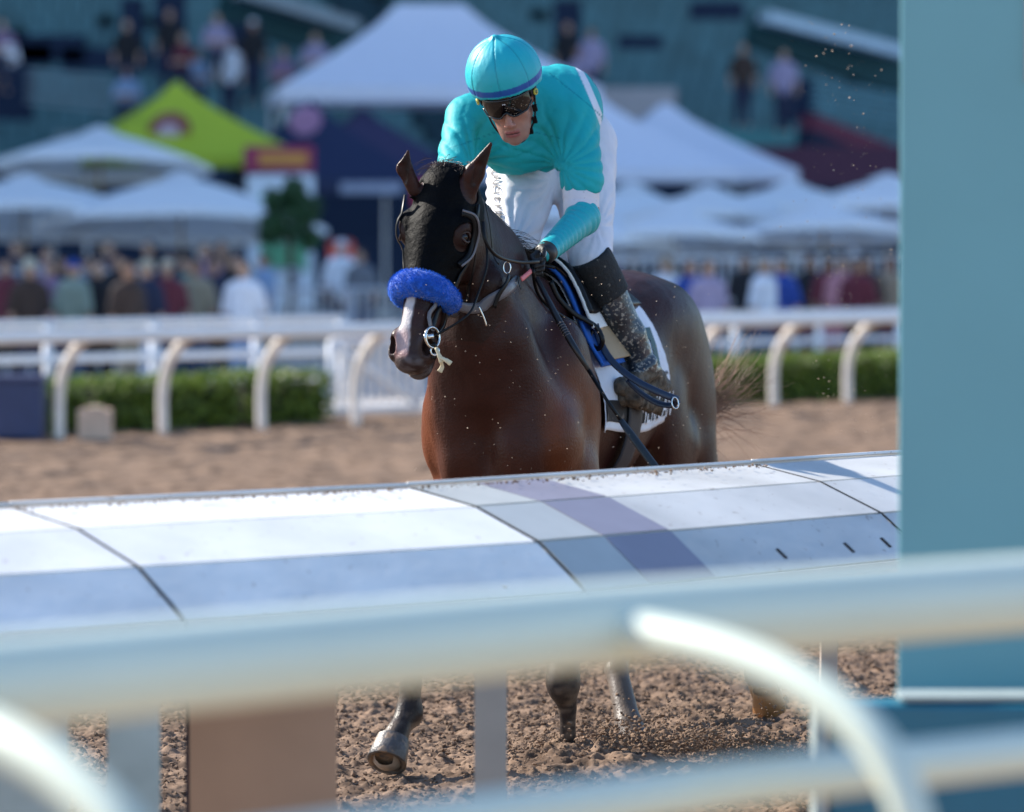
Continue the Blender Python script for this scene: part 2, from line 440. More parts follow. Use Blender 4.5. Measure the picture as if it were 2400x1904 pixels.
# ---------------- paving behind the rail and terraces
m_pave = mat('concrete_paving', (.42, .40, .39), .9, var=.12, vscale=1.5, bump=.3, bscale=20)
OUT = -V
def strip(name, o0, o1, z, m, a0=-60, a1=90, h=.02):
    c = [A0+U*a0+OUT*o0, A0+U*a1+OUT*o0, A0+U*a1+OUT*o1, A0+U*a0+OUT*o1]
    v = [np.array([q[0], q[1], z]) for q in c]+[np.array([q[0], q[1], z-h]) for q in c]
    mb = MB(); mb.add(v, [(0, 1, 2, 3), (4, 7, 6, 5), (0, 4, 5, 1), (1, 5, 6, 2), (2, 6, 7, 3), (3, 7, 4, 0)])
    return tag(mb.build(name, m, origin=c[0]), kind='structure')
strip('apron_paving', 2.2, 60, .02, m_pave, h=.3)
# ---------------- hedge
def hedge(px0, px1, o0, w, h, label):
    def par(px, o):
        base = A0+OUT*o; k = (px-1200)/FPX; t = (k*base[1]-base[0])/(U[0]-k*U[1]); return base+U*t
    a = par(px0, o0); b = par(px1, o0); Ln = np.linalg.norm(b-a)
    th = thing('hedge', label, 'hedge', a, 'clipped hedges behind the far rail')
    mb = MB(); c = (a+b)/2+OUT*w/2; mb.box((c[0], c[1], h/2-.03), (Ln-.1, w-.12, h-.08), (U, OUT, np.array([0, 0, 1])))
    mb.build('stem', mat('hedge_core', (.012, .018, .006), .9), th)
    n = int(Ln*1500); mb = MB(); vs = []; fs = []
    for i in range(n):
        t = rng.random()*Ln; side = rng.random()
        if side < .5: p = a+U*t+OUT*(rng.random()*w)+np.array([0, 0, h+rng.normal(0, .025)])
        elif side < .95: p = a+U*t+OUT*rng.normal(0, .025)+np.array([0, 0, rng.random()*h])
        else: p = (a if rng.random() < .5 else b)+OUT*rng.random()*w+U*rng.normal(0, .02)+np.array([0, 0, rng.random()*h])
        q = rng.normal(0, 1, 3); q /= np.linalg.norm(q); r = rng.normal(0, 1, 3); r -= q*(r@q); r /= np.linalg.norm(r)
        s = .018+.025*rng.random(); vs += [p-q*s, p+r*s*.6, p+q*s, p-r*s*.6]; fs.append([4*i, 4*i+1, 4*i+2, 4*i+3])
    o = mesh_obj('foliage', vs, fs, mat('hedge_leaf', (.12, .18, .018), .55, var=.5, vscale=9, trans=.18), th, False); tag(o, kind='stuff')
hedge(-160, 205, 1.3, .8, .43, 'clipped green hedge at far left behind the blue crate')
hedge(225, 560, 1.3, .8, .43, 'clipped green hedge in the middle left behind the far rail')
hedge(575, 775, 1.3, .8, .45, 'short clipped green hedge left of the brown horse')
hedge(1560, 2320, 1.3, .9, .44, 'long clipped green hedge right of the horse behind the far rail')
# crates by the hedge
z0 = G(45, 1030)[1]
th = thing('storage_crate', 'dark blue plastic crate on the ground at the far left by the hedge', 'crate', (X(40, z0), z0, 0))
mb = MB(); mb.box((X(35, z0), z0, .26), (.5, .4, .5)); o = mb.build('body', mat('crate_blue', (.03, .045, .12), .5), th); bevel(o, .02)
mb = MB(); mb.box((X(35, z0), z0, .53), (.54, .44, .05)); bevel(mb.build('lid', mat('crate_lid', (.05, .06, .13), .5), th), .015)
z0 = G(225, 1030)[1]
th = thing('cardboard_box', 'small tan box on the ground right of the first curved rail post', 'box', (X(222, z0), z0, 0))
mb = MB(); mb.box((X(222, z0), z0, .13), (.28, .25, .26)); bevel(mb.build('body', mat('tanbox', (.68, .47, .34), .8), th), .01)
mb = MB(); mb.box((X(222, z0), z0, .272), (.13, .262, .02)); mb.build('flap', mat('tanbox2', (.48, .36, .28), .8), th)

# ---------------- white fences and barriers behind the hedge
m_wh = mat('fence_white', (.78, .78, .80), .5, var=.05)
m_steel = mat('galvanised_bar', (.45, .47, .52), .4, .6)
def par(px, o):
    base = A0+OUT*o; k = (px-1200)/FPX; t = (k*base[1]-base[0])/(U[0]-k*U[1]); return base+U*t
def rail_fence(name, px0, px1, o, h, rails, sp, label, m, rr=.03, pickets=0, grp=None, base=0):
    a = par(px0, o); b = par(px1, o); a[2] = b[2] = base; L_ = np.linalg.norm(b-a)
    th = thing(name, label, 'fence', a, grp)
    for f in rails: MB().tube([a+[0, 0, h*f], b+[0, 0, h*f]], rr, 8).build('rail', m, th, True)
    k = int(L_/sp)+1; pr = None
    for i in range(k+1):
        q = a+U*min(i*sp, L_)
        if pr is None: pr = MB().tube([q, q+[0, 0, h]], rr*1.2, 8).build('post', m, th, True); q0 = q
        else:
            c = pr.copy(); col.objects.link(c); c.parent = th; c.location = tuple(q-q0)
    if pickets:
        mb = MB(); t = pickets
        while t < L_: mb.tube([a+U*t+[0, 0, h*rails[0]], a+U*t+[0, 0, h*rails[-1]]], rr*.5, 5, False); t += pickets
        tag(mb.build('picket', m, th), kind='stuff')
    return th
rail_fence('barrier_fence', -150, 800, 3.2, .95, (.35, .62, .97), 1.3, 'white three bar barrier behind the left hedges', m_wh, .04, 0)
rail_fence('barrier_fence', 1520, 2350, 3.2, .9, (.3, .62, .97), 1.4, 'white three bar barrier behind the long right hedge', m_wh, .035, 0)
rail_fence('picket_railing', 640, 1000, 8, 1.15, (.1, .97), 1.2, 'grey steel railing with thin bars left of the horse head', m_steel, .025, .14)
rail_fence('picket_railing', 1380, 2350, 12, 1.45, (.1, .55, .97), 1.6, 'pale railing with thin bars under the right umbrellas', m_wh, .03, .2)
rail_fence('picket_railing', -100, 700, 15, 1.3, (.1, .97), 1.8, 'pale railing with thin bars under the left umbrellas', m_steel, .03, .2)
# track gate, leaning lattice panel between hedge and horse
ga = par(775, 1.4); gb = par(985, 1.4)
th = thing('track_gate', 'white braced gate panel beside the left hedge', 'gate', ga)
for pts_ in ([ga+[0, 0, .75], gb+[0, 0, .75]], [ga+[0, 0, .1], gb+[0, 0, .1]], [ga+[0, 0, .1], ga+[0, 0, .75]], [gb+[0, 0, .1], gb+[0, 0, .75]], [ga+[0, 0, .75], gb+[0, 0, .1]]):
    MB().tube(pts_, .03, 8).build('bar', m_wh, th, True)
mb = MB()
for t in np.linspace(.1, .9, 9): mb.tube([ga*(1-t)+gb*t+[0, 0, .1], ga*(1-t)+gb*t+[0, 0, .75]], .012, 5)
tag(mb.build('slat', m_post, th), kind='stuff')
# low planters / kerb wall on the apron
def boxthing(name, label, cat, px, z, w, d, h, m, base=0, grp=None):
    th = thing(name, label, cat, (X(px, z), z, base), grp)
    bevel(MB().box((X(px, z), z, base+h/2), (w, d, h)).build('body', m, th), .03)
    MB().box((X(px, z), z, base+h+.03), (w+.08, d+.08, .06)).build('coping', m, th); return th
boxthing('planter', 'tan stone planter under the potted tree', 'planter', 690, 56, 1.1, .8, .55, mat('planter_tan', (.42, .36, .30), .8))

# ================================================================== PEOPLE IN THE CROWD
PC = {}
def person_proto(kind):
    """unit person facing -Y, feet at the origin: returns dict of part -> (v, f)"""
    if kind in PC: return PC[kind]
    sit = kind == 'sit'; L_ = {'arms': kind == 'shade'}
    hz = .95 if not sit else .50; top = hz+.55
    def torso(F, g=0):
        F.cone((0, 0, hz), (0, 0, hz+.45), .13, .15, .05, w=(1, 0, 0), wf=1.25, grow=g)
        F.cone((-.15, 0, hz+.46), (.15, 0, hz+.46), .07, .07, .06, grow=g)
    def arms(F, g=0, low=True):
        for sx in (-1, 1):
            sh = (sx*.2, 0, hz+.45)
            if kind == 'shade' and sx == 1: el, wr = (.34, -.12, hz+.35), (.16, -.2, hz+.66)
            elif kind == 'fold' or sit: el, wr = (sx*.26, -.04, hz+.2), (sx*.04, -.22, hz+.22)
            else: el, wr = (sx*.27, .02, hz+.18), (sx*.26, -.08, hz-.08)
            F.cone(sh, el, .055, .045, .03, grow=g)
            if low: F.cone(el, wr, .042, .03, .02); F.ell(wr, (.04, .03, .05), k=.01)
    def legs(F, g=0):
        for sx in (-1, 1):
            if sit:
                F.cone((sx*.09, 0, hz), (sx*.11, -.42, hz), .095, .065, .03, grow=g); F.cone((sx*.11, -.42, hz), (sx*.11, -.4, .08), .06, .04, .03, grow=g)
            else:
                F.cone((sx*.09, 0, hz), (sx*.1, -.01, .5), .1, .065, .03, grow=g); F.cone((sx*.1, -.01, .5), (sx*.11, .02, .09), .062, .042, .03, grow=g)
            if g == 0: F.ell((sx*.11, -.42 if sit else -.06, .04), (.045, .13, .04), k=.02)
    def head(F):
        F.cone((0, 0, top-.05), (0, -.01, top+.08), .055, .05, .03)
        F.ell((0, -.01, top+.17), (.075, .095, .115), k=.03); F.ell((0, -.06, top+.10), (.045, .045, .05), k=.02)
        F.cone((0, -.09, top+.19), (0, -.125, top+.15), .012, .018, .01)
        for sx in (-1, 1): F.ell((sx*.078, 0, top+.16), (.012, .025, .032), k=.008); F.ell((sx*.032, -.105, top+.185), (.016, .012, .01), k=.008, op='-')
    out = {}
    def mk(name, fn, res=.022):
        F = Field((-.5, -.65, -.03), (.5, .4, top+.42), res); fn(F); v, f = F.nets(); out[name] = (v, f)
    mk('body', lambda F: (legs(F), torso(F, -.01), arms(F), head(F)))
    mk('shirt', lambda F: (torso(F, .018), arms(F, .018, False)))
    mk('trousers', lambda F: legs(F, .016))
    mk('hair', lambda F: (F.ell((0, .015, top+.2), (.085, .095, .105), k=.01), F.ell((0, -.1, top+.12), (.11, .075, .09), k=.02, op='-')))
    mk('long_hair', lambda F: (F.ell((0, .015, top+.2), (.088, .095, .108), k=.01), F.ell((0, .05, top+.02), (.1, .06, .18), k=.05), F.ell((0, -.1, top+.12), (.09, .085, .11), k=.02, op='-')))
    mk('cap', lambda F: (F.ell((0, 0, top+.23), (.088, .105, .085), k=.01), F.ell((0, -.13, top+.235), (.075, .09, .018), k=.01), F.plane_cut((0, 0, top+.205), (0, 0, -1))))
    mk('hat', lambda F: (F.ell((0, 0, top+.25), (.09, .105, .09), k=.01), F.ell((0, 0, top+.215), (.2, .21, .02), k=.01), F.plane_cut((0, 0, top+.19), (0, 0, -1))))
    m = {}
    for k_, (v, f) in out.items():
        o = mesh_obj(k_, v, f, mat('skin_a', (.45, .26, .18), .55), None, True, origin=(0, 0, 0)); m[k_] = o.data; bpy.data.objects.remove(o)
    PC[kind] = m; return m
COLS = {'white': (.75, .76, .82), 'navy': (.02, .03, .08), 'black': (.012, .012, .018), 'pale blue': (.35, .5, .75), 'sage': (.33, .42, .35), 'red': (.45, .04, .05), 'pink': (.75, .33, .38),
        'teal': (.02, .2, .2), 'mauve': (.35, .22, .36), 'blue': (.03, .09, .45), 'grey': (.25, .26, .3), 'tan': (.5, .38, .27), 'cream': (.72, .66, .5), 'brown': (.07, .04, .03), 'maroon': (.2, .03, .05), 'lilac': (.5, .42, .62), 'orange': (.6, .2, .06), 'khaki': (.4, .34, .24), 'denim': (.06, .1, .2)}
SK = [(.48, .28, .19), (.36, .19, .12), (.55, .35, .25), (.2, .1, .07)]
def pm(c, k='cloth'): return mat(k+'_'+c.replace(' ', '_'), COLS[c] if min(COLS[c]) > .6 else tuple(q*.68 for q in COLS[c]), .8)
def spectator(px, head_y, z, shirt, head, hc, legs, where, kind='stand', rot=0, sk=0, group='spectators behind the far rail', base=None):
    """head_y = pixel row of the head's top; the ground height follows from the body height unless given"""
    m = person_proto(kind)
    ht = 1.5+.32 if kind != 'sit' else 1.37
    topz = CH+(HY-head_y)/FPX*z
    if base is None: base = 0; s = (topz-base)/ht; s = min(max(s, .82), 1.08)
    else: s = 1.0
    hd = {'hair': f'short {hc} hair', 'long_hair': f'long {hc} hair', 'cap': f'a {hc} cap', 'hat': f'a {hc} brimmed hat'}[head]
    th = thing('person', f'{shirt} topped spectator with {hd} {where}', 'person', (X(px, z), z, topz-ht*s if base is None else (base if base else 0)), group)
    th.rotation_euler = (0, 0, rot); th.scale = (s, s, s)
    skm = mat('skin_%d' % sk, SK[sk], .55)
    for nm, mm in (('body', skm), ('shirt', pm(shirt)), ('trousers', pm(legs)), (head, pm(hc))):
        o = bpy.data.objects.new({'long_hair': 'hair'}.get(nm, nm), m[nm]); col.objects.link(o); o.parent = th
        o.material_slots[0].link = 'OBJECT'; o.material_slots[0].material = mm
    return th
W = spectator
W(70, 655, 45, 'brown', 'hat', 'cream', 'navy', 'leaning on the far rail', rot=.5)
W(172, 640, 45.5, 'sage', 'cap', 'blue', 'denim', 'facing away beside the hatted one at left', rot=2.6)
W(15, 620, 47, 'maroon', 'hair', 'brown', 'black', 'at the left edge of the photo', rot=-.3)
W(300, 690, 44, 'brown', 'hair', 'brown', 'khaki', 'bending low behind the rail between the caps', rot=.8, sk=1)
W(345, 662, 45, 'navy', 'cap', 'cream', 'white', 'left of the two cream caps behind the rail', rot=-.7)
W(392, 668, 46, 'maroon', 'cap', 'cream', 'denim', 'right of the two cream caps behind the rail', rot=.3)
W(275, 590, 50, 'black', 'hair', 'black', 'black', 'tallest dark figure behind the left rail', 'fold', .2, 1)
W(110, 575, 54, 'mauve', 'long_hair', 'brown', 'white', 'under the leftmost umbrella', rot=.4)
W(40, 560, 56, 'navy', 'hair', 'brown', 'navy', 'in shade under the leftmost umbrella', rot=-.4)
W(205, 600, 52, 'grey', 'hair', 'brown', 'denim', 'between the umbrella pole and the dark figure', rot=1.0)
W(350, 560, 56, 'black', 'hair', 'black', 'black', 'under the left umbrella next to its pole', 'fold', -.5)
W(440, 600, 50, 'teal', 'long_hair', 'brown', 'black', 'right of the left umbrella pole', rot=-.8)
W(480, 565, 54, 'mauve', 'hair', 'brown', 'navy', 'with reddish face right of the umbrella pole', 'shade', .4)
W(545, 590, 52, 'black', 'long_hair', 'brown', 'denim', 'under the edge of the left umbrella', rot=.9)
W(572, 668, 45, 'white', 'hair', 'brown', 'pale blue', 'nearest the rail, middle left', rot=-.3)
W(500, 650, 48, 'navy', 'hair', 'black', 'black', 'left of the white shirt, middle left', rot=.2, sk=1)
W(620, 590, 55, 'pale blue', 'hair', 'brown', 'khaki', 'by the potted tree', rot=-1.2)
W(800, 560, 60, 'white', 'cap', 'white', 'navy', 'beside the orange bin', rot=.5)
W(845, 580, 58, 'grey', 'hair', 'brown', 'denim', 'close to the horse head in the background', rot=-.5)
W(1560, 640, 50, 'white', 'hat', 'tan', 'white', 'just right of the horse rump', rot=.6)
W(1620, 690, 48, 'blue', 'hair', 'brown', 'denim', 'low behind the rail right of the rump', rot=-.4)
W(1790, 665, 49, 'white', 'hair', 'tan', 'denim', 'leaning left beside the blue shirt', rot=.9)
W(1830, 665, 49.5, 'blue', 'hair', 'brown', 'maroon', 'in the middle of the right background', rot=-.5)
W(1700, 650, 60, 'navy', 'hair', 'black', 'black', 'under the right umbrellas behind the railing', rot=.1)
W(1940, 660, 52, 'maroon', 'long_hair', 'black', 'pink', 'left of the pink shirt', rot=.6, sk=1)
W(1975, 655, 51, 'pink', 'hair', 'brown', 'pink', 'near the right pillar', rot=-.5)
W(2030, 640, 52, 'brown', 'long_hair', 'brown', 'brown', 'second from the right pillar', rot=.3, sk=1)
W(2085, 630, 52.5, 'tan', 'hair', 'brown', 'maroon', 'partly behind the right pillar', rot=-.2, sk=1)
W(1480, 640, 60, 'black', 'hair', 'black', 'black', 'directly above the horse rump', rot=.2)
W(1880, 600, 66, 'grey', 'hair', 'brown', 'navy', 'under the third right umbrella', rot=.3)
W(1400, 600, 64, 'white', 'hair', 'brown', 'white', 'behind the jockey at right', rot=.3)
W(2000, 590, 66, 'navy', 'cap', 'white', 'navy', 'in shade near the pillar under an umbrella', rot=.3)

W(255, 560, 57, 'navy', 'hair', 'brown', 'black', 'far back under the left umbrellas, centre', rot=.3)
W(150, 600, 52, 'black', 'hair', 'black', 'navy', 'dark figure behind the blue cap', rot=-.6, sk=1)
W(400, 585, 55, 'navy', 'cap', 'navy', 'black', 'right beside the left umbrella pole', 'shade', .3)
W(460, 640, 47, 'khaki', 'hair', 'black', 'denim', 'close to the rail between caps and white shirt', rot=-.4, sk=1)
W(520, 560, 58, 'black', 'hair', 'brown', 'black', 'deep in shade left of the potted tree', rot=.2)
W(230, 660, 46, 'black', 'long_hair', 'brown', 'black', 'beside the sage shirt at the rail', rot=.5, sk=2)
W(120, 660, 46.5, 'mauve', 'long_hair', 'black', 'navy', 'between the hat and the blue cap', rot=-.3)
W(1660, 700, 47.5, 'lilac', 'hair', 'brown', 'denim', 'crouching behind the rail near the blue shirt', rot=.4)
W(1745, 640, 55, 'black', 'hair', 'black', 'navy', 'dark figure left of the leaning white shirt', rot=-.2)
W(1900, 650, 54, 'black', 'long_hair', 'black', 'maroon', 'dark figure left of the maroon top', rot=.2, sk=1)
W(2010, 660, 50, 'maroon', 'hair', 'black', 'brown', 'between the pink shirt and the pillar', rot=-.5, sk=1)
W(1440, 610, 62, 'mauve', 'hair', 'black', 'navy', 'behind the jockey boot in the distance', rot=.1)
# ================================================================== UMBRELLAS
m_canvas = mat('canvas_white', (.90, .91, .93), .85, var=.02, trans=.12)
m_wood = mat('pole_wood', (.35, .24, .14), .6)
def umbrella(px, z, peak_y, edge_y, r, label, tilt=.11):
    c = np.array([X(px, z), z, 0]); hp = CH+(HY-peak_y)/FPX*z; he = CH+(HY-edge_y)/FPX*z
    th = thing('market_umbrella', label, 'umbrella', c, 'white market umbrellas on the apron')
    vs = []; fs = []; n = 8; rings = 5
    for i in range(rings+1):
        t = i/rings
        for j in range(n*4):
            a = 2*math.pi*j/(n*4)+.2; sag = abs(((j % 4)/4)-.5)*2
            poly = math.cos(math.pi/n)/math.cos((a-.2) % (2*math.pi/n)-math.pi/n)
            rad = (.12+(r-.12)*t)*poly
            vs.append(c+[rad*math.cos(a), rad*math.sin(a), hp-.12-(hp-.12-he)*(t**1.2)])
    m_ = n*4
    for v__ in vs: v__[2] -= (v__[1]-c[1])*tilt
    for j in range(m_): vs.append(np.array(vs[rings*m_+j])-[0, 0, .10])
    for i in range(rings+1):
        for j in range(m_): fs.append([i*m_+j, i*m_+(j+1) % m_, (i+1)*m_+(j+1) % m_, (i+1)*m_+j])
    mesh_obj('canopy', vs, fs, m_canvas, th, False)
    mb = MB(); vs = [c+[0, 0, hp]]+[c+[.36*math.cos(2*math.pi*j/8), .36*math.sin(2*math.pi*j/8), hp-.13] for j in range(8)]
    mb.add(vs, [(0, 1+j, 1+(j+1) % 8) for j in range(8)]).build('vent', m_canvas, th)
    MB().tube([c, c+[0, 0, hp-.1]], .03, 8).build('pole', m_wood, th, True)
    MB().tube([c, c+[0, 0, .1]], .3, 12).build('base', mat('umb_base', (.1, .1, .1), .7), th)
    for j in range(8):
        a = 2*math.pi*j/8+.2
        MB().tube([c+[0, 0, hp-.2], c+[r*.97*math.cos(a), r*.97*math.sin(a), he-.02-r*.97*math.sin(a)*tilt]], .012, 5).build('rib', m_wood, th)
umbrella(60, 66, 405, 515, 2.5, 'large white umbrella cut by the left edge of the photo')
umbrella(425, 65.5, 400, 528, 2.35, 'large white umbrella left of the horse with its pole in full view')
umbrella(235, 70, 295, 388, 1.9, 'white umbrella high on the left in front of the green tent')
for i, (px, z, pk, ed, r, l) in enumerate([(1310, 66, 430, 525, 1.5, 'white umbrella right behind the jockey'), (1480, 69, 425, 530, 1.5, 'white umbrella above the horse rump'),
        (1660, 65, 432, 520, 1.6, 'white umbrella in the middle of the right row'), (1850, 68, 420, 500, 1.6, 'white umbrella second from the pillar'), (2080, 64, 405, 500, 1.7, 'white umbrella partly behind the right pillar'),
        (1580, 60, 480, 560, 1.35, 'lower white umbrella right of the rump'), (1400, 60, 490, 580, 1.3, 'lower white umbrella behind the jockey thigh'), (1930, 61, 470, 545, 1.4, 'lower white umbrella near the pillar')]):
    umbrella(px, z, pk, ed, r, l)
# ================================================================== TENTS
def tent(px, z, peak_y, eave_y, w, d, m, label, ridge=0, rot=.35, valance=.22, mv=None, legs_m=None, base=0):
    c = np.array([X(px, z), z, base]); hp = CH+(HY-peak_y)/FPX*z; he = CH+(HY-eave_y)/FPX*z
    th = thing('canopy_tent', label, 'tent', c)
    ca, sa = math.cos(rot), math.sin(rot)
    def q(x, y, h): return np.array([c[0]+x*ca-y*sa, c[1]+x*sa+y*ca, h])
    n = 6; vs = []; fs = []
    cor = [(-w/2, -d/2), (w/2, -d/2), (w/2, d/2), (-w/2, d/2)]
    rd = [(-ridge/2, 0), (ridge/2, 0), (ridge/2, 0), (-ridge/2, 0)]
    for k in range(4):
        a, b = cor[k], cor[(k+1) % 4]; ra, rb = rd[k], rd[(k+1) % 4]; base_i = len(vs)
        for i in range(n+1):
            t = i/n
            for j in range(n+1):
                s = j/n
                ex, ey = a[0]+(b[0]-a[0])*s, a[1]+(b[1]-a[1])*s; tx, ty = ra[0]+(rb[0]-ra[0])*s, ra[1]+(rb[1]-ra[1])*s
                hh = hp+(he-hp)*(t**.82); hh -= .04*math.sin(math.pi*s)*t
                vs.append(q(tx+(ex-tx)*t, ty+(ey-ty)*t, hh))
        for i in range(n):
            for j in range(n): b_ = base_i+i*(n+1)+j; fs.append([b_, b_+1, b_+n+2, b_+n+1])
    mesh_obj('canopy', vs, fs, m, th, False)
    for k in range(4):
        a, b = cor[k], cor[(k+1) % 4]; A, B = q(*a, he), q(*b, he)
        mb = MB(); e = (B-A)/np.linalg.norm(B-A); nn = np.cross(e, [0, 0, 1])
        mb.box((A+B)/2-[0, 0, valance/2], (np.linalg.norm(B-A), .02, valance), (e, nn, np.array([0, 0, 1]))).build('valance', mv or m, th)
    for a in cor: MB().tube([q(a[0]*.98, a[1]*.98, base), q(a[0]*.98, a[1]*.98, he-.02)], .035, 6).build('leg', legs_m or m_steel, th)
    return th, q, hp, he
tv = mat('tent_white', (.80, .82, .93), .8, var=.03, trans=.1)
tent(1010, 82, 12, 212, 6.2, 4.2, tv, 'big white canopy tent behind the jockey helmet', ridge=1.3, rot=.12, valance=.3, base=0)
m_lime = mat('tent_lime', (.46, .56, .035), .7, var=.05, trans=.1)
th, q, hp, he = tent(415, 73, 190, 367, 3.9, 3.1, m_lime, 'lime green pop up tent with a round emblem', rot=.30, valance=.2)
MB().tube([q(-.35, -1.0, hp-.9), q(-.35, -1.03, hp-.92)], .38, 20).build('emblem', mat('emb_red', (.30, .10, .10), .6), th)
MB().tube([q(-.38, -1.06, hp-.95), q(-.38, -1.08, hp-.96)], .2, 16).build('emblem', mat('emb_pink', (.55, .42, .6), .6), th)
m_navy = mat('tent_navy', (.01, .02, .07), .7, var=.05)
th, q, hp, he = tent(730, 76, 232, 425, 3.7, 3.0, m_navy, 'navy pop up tent with a pink mark and red corner', rot=.30, valance=.25)
MB().tube([q(-.3, -.75, hp-.42), q(-.3, -.78, hp-.44)], .3, 18).build('emblem', mat('emb_pink2', (.55, .3, .55), .6), th)
MB().box(q(.5, -1.6, he-.14), (1.5, .03, .2)).build('lettering_band', mat('band_grey', (.35, .38, .5), .6), th)
MB().box(q(1.75, -1.6, he-.25), (.5, .03, .5)).build('corner_flap', mat('flap_red', (.6, .03, .08), .6), th)
tent(850, 80, 250, 400, 3.4, 3.0, mat('tent_purple', (.035, .03, .085), .7), 'dark purple tent behind the navy one', rot=.3, valance=.2)
tent(1370, 80, 215, 400, 5.2, 3.4, tv, 'white canopy tent directly behind the jockey back', ridge=.3, rot=.2)
tent(1560, 84, 245, 400, 4.6, 3.2, tv, 'white canopy tent right of the jockey', ridge=.2, rot=.25)
# kiosk under the lime tent
z0 = 71
th = thing('kiosk_sign', 'white sign board with green poster under a red and orange banner', 'sign', (X(655, z0), z0, 0))
MB().box((X(658, z0), z0, 1.6), (1.15, .08, 2.3)).build('board', mat('sgn_w', (.72, .78, .85), .6), th)
MB().box((X(665, z0), z0-.06, 1.75), (.8, .03, 1.3)).build('poster', mat('sgn_g', (.12, .38, .2), .6), th)
MB().box((X(668, z0), z0-.09, 1.9), (.35, .02, .45)).build('picture', mat('sgn_p', (.35, .2, .25), .6), th)
MB().box((X(655, z0), z0, 3.02), (1.2, .1, .45)).build('banner', mat('bn_red', (.32, .02, .09), .6), th)
MB().box((X(665, z0), z0-.07, 3.02), (.85, .03, .22)).build('lettering_band', mat('bn_or', (.6, .26, .05), .6), th)
z0 = 61
th = thing('litter_bin', 'orange red bin on the apron left of the horse head', 'bin', (X(800, z0), z0, 0))
MB().tube([(X(800, z0), z0, .75), (X(800, z0), z0, 1.6)], [.17, .2], 14).build('body', mat('bin_or', (.75, .09, .04), .5), th, True)
MB().tube([(X(800, z0), z0, 1.6), (X(800, z0), z0, 1.66)], [.21, .15], 14).build('lid', mat('bin_or2', (.5, .06, .03), .5), th, True)
MB().tube([(X(800, z0), z0, 0), (X(800, z0), z0, .75)], .05, 8).build('stand', m_steel, th, True)
# potted tree
def leafy(name, c, r, hgt, n, m, th, sc=(1, 1, 1), s0=.05):
    vs = []; fs = []
    for i in range(n):
        d = rng.normal(0, 1, 3); d /= np.linalg.norm(d); rr_ = r*(.55+.5*rng.random())*(.8+.35*noise3(d[None]*1.0, 2.1, 3)[0])
        p = np.array(c)+d*rr_*np.array(sc); q_ = rng.normal(0, 1, 3); q_ /= np.linalg.norm(q_); t = np.cross(q_, d); t /= np.linalg.norm(t)+1e-6
        s = s0*(.6+.8*rng.random()); vs += [p-q_*s, p+t*s*.5, p+q_*s, p-t*s*.5]; fs.append([4*i, 4*i+1, 4*i+2, 4*i+3])
    return tag(mesh_obj(name, vs, fs, m, th, False), kind='stuff')
z0 = 57
th = thing('potted_tree', 'small dark green tree in front of the kiosk sign', 'tree', (X(680, z0), z0, .6))
MB().tube(spline([(X(680, z0), z0, .6), (X(684, z0), z0, 1.1), (X(678, z0), z0, 1.7)], 4), [.05]*9, 8).build('trunk', mat('bark', (.08, .05, .03), .9), th, True)
for dx_, dz_, r_ in ((0, 0, .30), (-.25, -.15, .2), (.22, .12, .22), (.05, .38, .17), (.28, -.28, .14), (-.2, .25, .16)):
    leafy('crown', (X(680, z0)+dx_, z0+dx_*.4, 1.95+dz_), r_, .5, 620, mat('leaf_dark', (.03, .09, .03), .5, var=.5, trans=.2), th, (1, 1, 1.1))
for px, z0, l in ((120, 72, 'left'), (200, 72.5, 'right')):
    th = thing('potted_shrub', f'dark leafy shrub above the left umbrellas, the {l} one of two', 'plant', (X(px, z0), z0, 0))
    MB().tube([(X(px, z0), z0, 0), (X(px, z0), z0, 2.6)], .04, 6).build('stem', mat('bark', (.08, .05, .03)), th, True)
    leafy('foliage', (X(px, z0), z0, 2.75), .45, .5, 1200, mat('leaf_dark', (.03, .09, .03)), th)
# ================================================================== GRANDSTAND
GO = np.array([0, 99., 0]); UG = np.array([.93, .37, 0]); UG /= np.linalg.norm(UG); NG = np.array([-UG[1], UG[0], 0])
gs = thing('grandstand', 'teal grandstand with rising seat rows filling the background', 'grandstand', GO)
m_conc = mat('stand_concrete', (.022, .055, .075), .85, var=.15, vscale=.8)
m_dark = mat('stand_dark', (.006, .018, .05), .9)
m_seat = mat('seat_teal', (.065, .17, .20), .6, var=.25, vscale=1.2)
m_wall = mat('stand_green', (.07, .26, .28), .7, var=.12, vscale=.7)
ZA = np.array([0, 0, 1.])
def gp(t, o, h): return GO+UG*t+NG*o+ZA*h
MB().box(gp(0, .2, 1.6), (90, .3, 3.2), (UG, NG, ZA)).build('front_wall', m_dark, gs)
MB().box(gp(0, -2.5, .75), (64, 4.8, 1.5), (UG, NG, ZA)).build('terrace', m_dark, gs)
def seats(t0, t1, row, o, h, m=m_seat):
    mb = MB(); MB_ = mb; t = t0
    mb.box(gp((t0+t1)/2, o+.1, h-.2), (t1-t0, .85, .4), (UG, NG, ZA))
    b = mb.build('terrace_step', m_conc, gs)
    mb = MB()
    while t < t1-.4:
        if rng.random() > .03:
            mb.box(gp(t+.25, o-.05, h+.22), (.44, .40, .05), (UG, NG, ZA)); mb.box(gp(t+.25, o+.16, h+.46), (.44, .05, .42), (UG, NG, ZA))
        t += .5
    tag(mb.build('seat_row', m, gs), kind='stuff')
for i in range(16):
    h = 3.2+.42*i; o = 1.0+.85*i
    seats(-18, -1.2, i, o, h); seats(0, 21, i, o, h)
